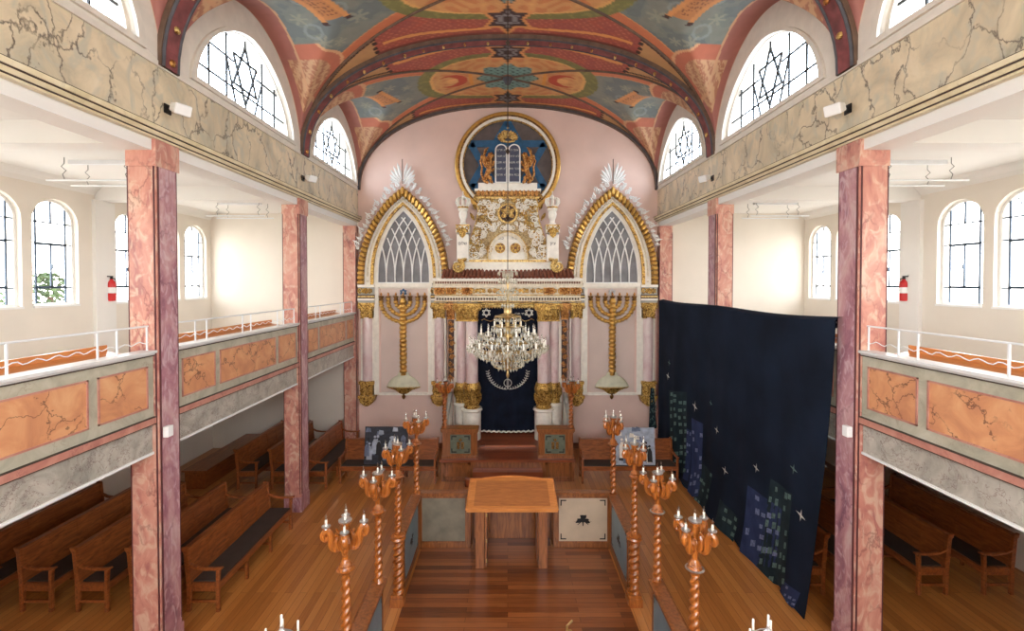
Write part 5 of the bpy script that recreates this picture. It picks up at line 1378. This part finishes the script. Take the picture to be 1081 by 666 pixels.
for x, w in rows: put_pew(x, 8.17, 0, 'brown wooden pew by the nearest pillar, left aisle, %s' % w, 'pews of the left aisle')
for x, w in rows:
    if x < -6.9: continue
    put_pew(x, 12.36, 0, 'brown wooden pew near the back wall, left aisle, %s' % w, 'pews of the left aisle')
rowsR = [(8.1, 'outermost row'), (7.05, 'second row from the wall'), (5.93, 'second row from the nave'), (5.07, 'front row beside the nave')]
for x, w in rowsR:
    put_pew(x, 8.56, PI, 'brown wooden pew by the nearest pillar, right aisle, %s' % w, 'pews of the right aisle')
put_pew(-3.0, 11.95, -PI/2, 'wooden pew facing the camera on the left, behind the dark photo board', 'pews facing the camera beside the ark')
put_pew(3.05, 11.95, -PI/2, 'wooden pew facing the camera on the right, behind the light photo board', 'pews facing the camera beside the ark')
# low wooden chest bench in the far left corner
r = thing('low_bench', (-7.6, 12.5, 0), 'long low wooden box bench in the far left corner under the gallery', 'bench')
MB().box(-7.85, -7.36, 11.2, 13.9, 0, .42).build('body', 'pew_wood', r); MB().box(-7.9, -7.3, 11.15, 13.95, .42, .46).build('seat_board', 'pew_wood', r, bevel=.008)
r = thing('side_board', (-6.9, 13.7, 0), 'low brown skirting bench along the far wall of the left aisle', 'bench')
MB().box(-7.3, -4.95, 13.78, 13.98, 0, .14).build('body', 'pew_wood', r)

# ------------------------------------------------------------------ photo boards
def board(px0, px1, py0, py1, Y, mats, label, seed, lean=.12):
    rnd = random.Random(seed)
    x0, z1 = P(px0, py0, Y); x1, z0 = P(px1, py1, Y); z0 = max(z0, .47)
    r = thing('photo_board', ((x0+x1)/2, Y, z0), label, 'photograph')
    def f(u, v, d=0): return (x0+(x1-x0)*u, Y-d+lean*v, z0+(z1-z0)*v)
    m = MB(); m.add([f(0, 0), f(1, 0), f(1, 1), f(0, 1), f(0, 0, -.02), f(1, 0, -.02), f(1, 1, -.02), f(0, 1, -.02)], [(0, 1, 2, 3), (7, 6, 5, 4), (0, 4, 5, 1), (1, 5, 6, 2), (2, 6, 7, 3), (3, 7, 4, 0)])
    m.build('board', mats[0], r)
    asp = (z1-z0)/(x1-x0)
    li, mi, dk = MB(), MB(), MB()
    for k in range(18):
        u = .06+.88*rnd.random(); v = .05+.25*rnd.random(); h = .35+.25*rnd.random(); w = h*.13; t = (li, mi, dk)[k % 3]; d = .004+.001*k
        t.add([f(u-w, v, d), f(u+w, v, d), f(u+w*.9, v+h*.55, d), f(u+w*.35, v+h*.75, d), f(u-w*.35, v+h*.75, d), f(u-w*.9, v+h*.55, d)], [(0, 1, 2, 3, 4, 5)])
        n = 10; t.add([f(u+w*.45*math.cos(2*PI*i/n), v+h*.86+w*.45*math.sin(2*PI*i/n)/asp, d+.0005) for i in range(n)], [tuple(range(n))])
    for k in range(6):
        u = rnd.random()*.85; v = .62+.3*rnd.random(); (li if k % 2 else mi).add([f(u, v, .003), f(u+.13, v, .003), f(u+.12, v+.1, .003), f(u+.02, v+.12, .003)], [(0, 1, 2, 3)])
    li.build('pale_print', mats[1], r); mi.build('grey_print', mats[2], r); dk.build('dark_print', mats[3], r)
board(384, 430, 452, 494, 11.55, ('photo_dark', 'photo_light', 'photo_mid', 'ink'), 'dark black-and-white photo board of people leaning on the left pew beside the ark', 5)
board(650, 692, 453, 500, 11.5, ('photo_light', 'ark_white', 'photo_mid', 'ink'), 'pale black-and-white photo board of people leaning on the right pew beside the ark', 9)

# ------------------------------------------------------------------ big navy cloth over the right gallery
def Xc(Y, z):
    w = (4.45-z)/4.4
    return 4.392-.0*w-.025*w*math.sin(Y*2.1+.6)-.018*w*math.sin(Y*4.7+z*.5)-.012*math.sin(Y*9)*w-(.10*max(0, (.9-z)/.9)**2*min(1, max(0, (Y-7.2)/2.5)) if z < .9 else 0)
def Ytop(u): return 6.22+(13.45-6.22)*u
def clothpt(u, v):
    """u 0 near .. 1 far; v 0 top .. 1 bottom"""
    Yt = Ytop(u); sag = .05*math.sin(u*PI)+.025*math.sin(u*9); zt = 4.50-sag
    Yb = Yt+.55*(1-u)*v**2+.05*math.sin(v*3)*(1-u)
    zb = .03+.04*abs(math.sin(u*14))+(.25*max(0, u-.85)/.15)
    z = zt+(zb-zt)*v; return (Xc(Yb, z), Yb, z)
nu, nv = 150, 60
r = thing('navy_backdrop_cloth', (4.3, 9.8, 0), 'huge navy cloth with pale stars and night buildings hanging from the right gallery', 'cloth')
m = MB(); vs = [clothpt(i/nu, j/nv) for j in range(nv+1) for i in range(nu+1)]
fs = [(j*(nu+1)+i, j*(nu+1)+i+1, (j+1)*(nu+1)+i+1, (j+1)*(nu+1)+i) for j in range(nv) for i in range(nu)]
m.add(vs, fs); m.add([(x+.012, y, z) for x, y, z in vs], fs); m.build('cloth_sheet', 'navy_cloth', r, smooth=True)
# the top edge folded over the railing
m = MB(); tp = [clothpt(i/nu, 0) for i in range(nu+1)]
vs = []
for (dx, dz) in ((0, 0), (.04, .035), (.12, .05), (.20, .03), (.26, -.02), (.29, -.12)): vs += [(x+dx, y, z+dz) for x, y, z in tp]
m.add(vs, [(j*(nu+1)+i, j*(nu+1)+i+1, (j+1)*(nu+1)+i+1, (j+1)*(nu+1)+i) for j in range(5) for i in range(nu)]); m.build('folded_edge', 'navy_cloth', r, smooth=True)
def c2(px, py):
    Y = 4.33*F/(px-PCX); z = P(px, py, Y)[1]; return Y, z
def on(Y, z, d=.008): return (Xc(Y, z)-d, Y, z)
def patch(quad, mat, wmat, nw, nh, seed, fill=.6, label=None):
    q = [c2(*p) for p in quad]; rnd = random.Random(seed)          # lower-left, lower-right, upper-right, upper-left
    def g(u, v, d=.008):
        Y = (q[0][0]*(1-u)+q[1][0]*u)*(1-v)+(q[3][0]*(1-u)+q[2][0]*u)*v; z = (q[0][1]*(1-u)+q[1][1]*u)*(1-v)+(q[3][1]*(1-u)+q[2][1]*u)*v
        return on(Y, max(z, .02), d)
    m = MB(); a, b = 10, 14; vs = [g(i/a, j/b) for j in range(b+1) for i in range(a+1)]
    m.add(vs, [(j*(a+1)+i, j*(a+1)+i+1, (j+1)*(a+1)+i+1, (j+1)*(a+1)+i) for j in range(b) for i in range(a)])
    o = m.build('building_patch', mat, r, smooth=True)
    w = MB()
    for j in range(nh):
        for i in range(nw):
            if rnd.random() > fill: continue
            u, v = (i+.15+.3*rnd.random())/nw, (j+.15+.3*rnd.random())/nh; du, dv = .62/nw*(.7+.5*rnd.random()), .55/nh*(.7+.4*rnd.random())
            w.add([g(u, v, .013), g(min(u+du, 1), v+.1*dv, .013), g(min(u+du, 1), min(v+dv, 1), .013), g(u, min(v+dv*.9, 1), .013)], [(0, 1, 2, 3)])
    if w.v: w.build('window_pattern', wmat, o)
patch([(708, 497), (724, 500), (723, 414), (705, 412)], 'patch_green', 'patch_pale_green', 4, 11, 1, .8)
patch([(728, 525), (738, 524), (740, 447), (728, 441)], 'patch_blue', 'patch_pale', 3, 9, 2, .5)
patch([(722, 505), (727, 508), (728, 455), (723, 452)], 'patch_blue', 'patch_pale', 2, 8, 12, .3)
patch([(735, 528), (747, 546), (752, 500), (738, 488)], 'patch_green', 'patch_pale_green', 4, 6, 3, .5)
patch([(758, 566), (775, 578), (779, 548), (761, 526)], 'patch_green', 'patch_pale_green', 4, 4, 4, .5)
patch([(783, 592), (816, 600), (823, 538), (788, 512)], 'patch_blue', 'patch_pale', 5, 6, 5, .6)
patch([(797, 612), (828, 620), (836, 522), (811, 505)], 'patch_green', 'patch_pale_green', 5, 8, 6, .6)
patch([(818, 634), (840, 642), (846, 626), (826, 612)], 'patch_blue', 'patch_pale', 4, 3, 7, .6)
patch([(770, 590), (800, 607), (802, 596), (776, 580)], 'patch_blue', 'patch_pale', 5, 1, 8, .7)
for (px, py, sc, mt) in ((732, 429, 1.0, 'silver_thread'), (749, 425.5, .8, 'patch_pale_green'), (756, 454, .9, 'silver_thread'), (765.5, 496.5, 1.0, 'silver_thread'), (796.5, 494, .9, 'silver_thread'), (837, 495, .9, 'patch_pale_green'), (845.6, 544, 1.0, 'silver_thread'), (705, 383, .7, 'patch_pale_green'), (704, 397, .8, 'silver_thread'), (871, 492, .25, 'silver_thread')):
    Y, z = c2(px, py); m = MB(); n = 8; R_ = .10*sc*(1 if Y < 10 else 1.4)
    vs = [on(Y+(R_ if k % 2 == 0 else R_*.28)*math.cos(2*PI*k/n+.2)*.8*(1.5 if k in (0, 4) else 1), z+(R_ if k % 2 == 0 else R_*.28)*math.sin(2*PI*k/n+.2), .012) for k in range(n)]+[on(Y, z, .014)]
    m.add(vs, [(k, (k+1) % n, n) for k in range(n)]); m.build('star_patch', mt, r)
# second small patterned cloth at its far edge
m = MB(); vs = []
for j in range(15):
    for i in range(7):
        x = 4.20+.24*i/6*(.5+.5*j/14); z = .72+1.2*(1-j/14)*1.0; vs.append((x-.04*j/14, 13.62-.03*math.sin(i*1.9), z))
m.add(vs, [(j*7+i, j*7+i+1, (j+1)*7+i+1, (j+1)*7+i) for j in range(14) for i in range(6)]); o = m.build('turned_corner', 'patch_green', r, smooth=True)
w = MB(); rnd = random.Random(3)
for k in range(60):
    i, j = rnd.random(), rnd.random(); x = 4.20+.24*i*(.5+.5*j)-.04*j; z = .74+1.16*(1-j); w.add([(x, 13.58, z), (x+.02, 13.58, z+.01), (x+.018, 13.58, z+.05), (x, 13.58, z+.045)], [(0, 1, 2, 3)])
w.build('pale_pattern', 'patch_pale_green', o)

# ------------------------------------------------------------------ crystal chandelier
CY = 8.2
ch = thing('crystal_chandelier', (0, CY, 3.15), 'large crystal chandelier hanging on a long chain in the middle of the nave', 'chandelier')
u = CY/F
def zc(py): return P(536, py, CY)[1]
m = MB().tube([(0, CY, zc(300)), (0, CY, ZA-.205)], .008, 6)
for z in (zc(230), zc(160), zc(100), zc(45)): m.lathe([(.012, -.05), (.03, -.02), (.045, 0), (.03, .02), (.012, .05)], (0, CY, z), 8)
m.build('chain', 'chain_dark', ch, smooth=True)
m = MB().lathe([(.01, zc(399)), (.03, zc(396)), (.02, zc(393)), (.018, zc(391)), (.08, zc(388)), (.12, zc(380)), (.10, zc(370)), (.05, zc(362)), (.07, zc(352)), (.04, zc(345)), (.05, zc(336)), (.07, zc(332)), (.07, zc(326)), (.02, zc(322)), (.03, zc(312)), (.014, zc(304)), (.03, zc(296)), (.012, zc(290))], (0, CY, 0), 16)
m.build('brass_stem', 'brass', ch, smooth=True)
m = MB()
for rr, py in ((13*u*1.0, 334), (13*u, 344)): m.tube([(rr*math.cos(a), CY+rr*math.sin(a), zc(py)) for a in [2*PI*k/24 for k in range(24)]], .016, 6, closed=True)
for k in range(6):
    a = 2*PI*k/6; m.tube([(13*u*math.cos(a), CY+13*u*math.sin(a), zc(334)), (13*u*math.cos(a), CY+13*u*math.sin(a), zc(344))], .01, 5); m.tube([(0, CY, zc(330)), (13*u*math.cos(a), CY+13*u*math.sin(a), zc(334))], .01, 5)
m.build('upper_ring', 'brass', ch, smooth=True)
cr = MB(); rnd = random.Random(11)
for (rr, py, n, sz) in ((13, 346, 24, .10), (5, 288, 10, .09), (9, 294, 16, .10), (7, 303, 14, .09), (10, 312, 18, .10), (6, 320, 12, .09), (13, 336, 24, .06)):
    for k in range(n): a = 2*PI*k/n; cr.drop((rr*u*math.cos(a), CY+rr*u*math.sin(a), zc(py)), .020, sz)
for (r0, p0, r1, p1, n) in ((4, 286, 10, 297, 12), (6, 306, 11, 315, 12)):      # little spray crowns
    for k in range(n):
        a = 2*PI*k/n; cr.tube([(r0*u*math.cos(a)*.4, CY+r0*u*math.sin(a)*.4, zc(p1)), (r0*u*math.cos(a), CY+r0*u*math.sin(a), zc(p0)), (r1*u*math.cos(a), CY+r1*u*math.sin(a), zc(p0)-.02)], .008, 4); cr.drop((r1*u*math.cos(a), CY+r1*u*math.sin(a), zc(p0)), .016, .09)
tag(cr.build('upper_crystals', 'crystal', ch), kind='stuff')
def arm(a, R_, z0, z1, py_c):
    ca, sa = math.cos(a), math.sin(a)
    pts = [(.06, z0), (R_*.3, z0-.10), (R_*.6, z0-.11), (R_*.85, z1-.06), (R_, z1)]
    m = MB(); m.tube([(q*ca, CY+q*sa, z) for q, z in pts], [.014, .013, .012, .011, .010], 6); am = m.build('arm', 'brass', ch, smooth=True)
    p = (R_*ca, CY+R_*sa, z1)
    MB().lathe([(.012, 0), (.055, .015), (.06, .03), (.02, .03)], p, 10).build('crystal_pan', 'crystal', am)
    MB().lathe([(.013, .03), (.013, .12), (.008, .122)], p, 8).build('candle_sleeve', 'candle_white', am, smooth=True)
    MB().lathe([(.008, .12), (.017, .14), (.014, .165), (.003, .20)], p, 8).build('bulb', 'bulb', am, smooth=True)
    d = MB()
    for k in range(7): b = 2*PI*k/7; d.drop((p[0]+.055*math.cos(b), p[1]+.055*math.sin(b), p[2]+.02), .016, .085+.03*(k % 2))
    for t in (.25, .45, .65, .85):
        d.drop((R_*t*ca, CY+R_*t*sa, z0-.10), .018, .10)
    tag(d.build('arm_crystals', 'crystal', am), kind='stuff')
for k in range(16): arm(2*PI*k/16, 40*u, zc(366), zc(366), 0)
for k in range(12): arm(2*PI*k/12+.3, 29*u, zc(356), zc(354), 0)
for k in range(6): arm(2*PI*k/6+.1, 14*u, zc(350), zc(346), 0)
m = MB()
for (rr, py, n) in ((41, 366, 60), (36, 369, 54), (30, 373, 48), (23, 377, 40), (17, 382, 32), (10, 386, 20), (34, 360, 40), (22, 356, 30)):
    for k in range(n):
        a = 2*PI*k/n; m.drop((rr*u*math.cos(a), CY+rr*u*math.sin(a), zc(py)+.06*rnd.random()), .018, .10)
tag(m.build('basket_crystals', 'crystal', ch), kind='stuff')
m = MB()
for rr, py in ((38, 367), (27, 377), (14, 387)): m.tube([(rr*u*math.cos(a), CY+rr*u*math.sin(a), zc(py)) for a in [2*PI*k/30 for k in range(30)]], .008, 5, closed=True)
m.build('basket_rings', 'brass', ch, smooth=True)
# small brass finial rising into the bottom of the view
r = thing('brass_finial', (.46, 3.4, 0.03), 'small bright brass finial just showing at the bottom edge of the photo', 'finial')
MB().lathe([(.12, .03), (.12, .06), (.03, .1), (.025, 1.4), (.03, 2.2), (.02, 2.42)], (.46, 3.4, 0), 12).build('stem', 'brass', r, smooth=True)
MB().tube([(.44, 3.4, 2.41), (.44, 3.4, 2.46), (.48, 3.4, 2.50)], .008, 6).build('curl', 'brass', r, smooth=True)

# ------------------------------------------------------------------ tree outside the left gallery window
r = thing('tree', (-13.5, 13.6, 0), 'green leafy tree outside, seen faintly through a left gallery window', 'tree')
MB().tube([(-13.5, 13.6, 0), (-13.5, 13.6, 2.5), (-13.4, 13.6, 4.6)], [.16, .13, .07], 8).build('trunk', 'bark', r)
m = MB(); rnd = random.Random(8)
for k in range(420):
    a, b, q = rnd.random()*2*PI, rnd.random()*PI-PI/2, rnd.random()**.4
    c = Vector((-13.5+.9*q*math.cos(a)*math.cos(b), 13.6+1.1*q*math.sin(a)*math.cos(b), 4.55+.75*q*math.sin(b)))
    n = Vector((rnd.random()-.5, rnd.random()-.5, rnd.random()-.5)).normalized()*.11; t = n.orthogonal().normalized()*.05
    m.add([c-n, c+t, c+n, c-t], [(0, 1, 2, 3)])
m.build('foliage', 'leaf_green', r)
# ------------------------------------------------------------------ light, world, camera
wd = bpy.data.worlds.new('World'); bpy.context.scene.world = wd; wd.use_nodes = True
nt = wd.node_tree; bg = nt.nodes['Background']
tc = nt.nodes.new('ShaderNodeTexCoord'); sp = nt.nodes.new('ShaderNodeSeparateXYZ'); nt.links.new(tc.outputs['Generated'], sp.inputs[0])
rp = ramp(nt, [(.0, S(150, 146, 140)), (.48, S(200, 198, 192)), (.52, S(246, 246, 244)), (1.0, S(236, 240, 246))], sp.outputs[2])
mr = nt.nodes.new('ShaderNodeMapRange'); mr.inputs[1].default_value = -1; mr.inputs[2].default_value = 1; nt.links.new(sp.outputs[2], mr.inputs[0]); nt.links.new(mr.outputs[0], rp.inputs[0])
nt.links.new(rp.outputs[0], bg.inputs['Color']); bg.inputs['Strength'].default_value = 12.0
def portal(loc, rot, sx, sy):
    l = bpy.data.lights.new('window_daylight', 'AREA'); l.shape = 'RECTANGLE'; l.size = sx; l.size_y = sy; l.cycles.is_portal = True
    o = bpy.data.objects.new('window_daylight', l); C.objects.link(o); o.location = loc; o.rotation_euler = rot
for s in (-1, 1):
    for b in (0.1, 4.13, 8.08, 12.19): portal((s*(WO+.31), b, (ZW0+ZW1)/2), (0, s*PI/2, 0), 2.2, 3.4)
    for b in BAYC: portal((s*4.75, b, ZS+.8), (0, s*PI/2, 0), 1.35, 2.9)
portal((0, YR-.31, 5.6), (-PI/2, 0, 0), 7.2, 4.0)  # sampling portal over the added rear opening that brightens the nave
cam = bpy.data.cameras.new('camera'); co = bpy.data.objects.new('camera', cam); C.objects.link(co)
cam.sensor_fit = 'HORIZONTAL'; cam.sensor_width = 36; cam.lens = 36*F/1081
co.location = (0, 0, EYE); co.rotation_euler = (PI/2-PITCH, 0, 0)
cam.shift_x = (540.5-PCX)/1081; cam.shift_y = -(333-(HY+F*math.tan(PITCH)))/1081; cam.clip_start = .05
bpy.context.scene.camera = co
sc = bpy.context.scene
sc.view_settings.view_transform = 'Standard'; sc.view_settings.look = 'None'; sc.view_settings.gamma = 1; sc.view_settings.use_curve_mapping = False
sc.view_settings.exposure = 0.2
sc.cycles.use_denoising = True; sc.cycles.max_bounces = 8; sc.cycles.diffuse_bounces = 5; sc.cycles.transparent_max_bounces = 16
sc.cycles.caustics_reflective = False; sc.cycles.caustics_refractive = False; sc.cycles.sample_clamp_indirect = 8
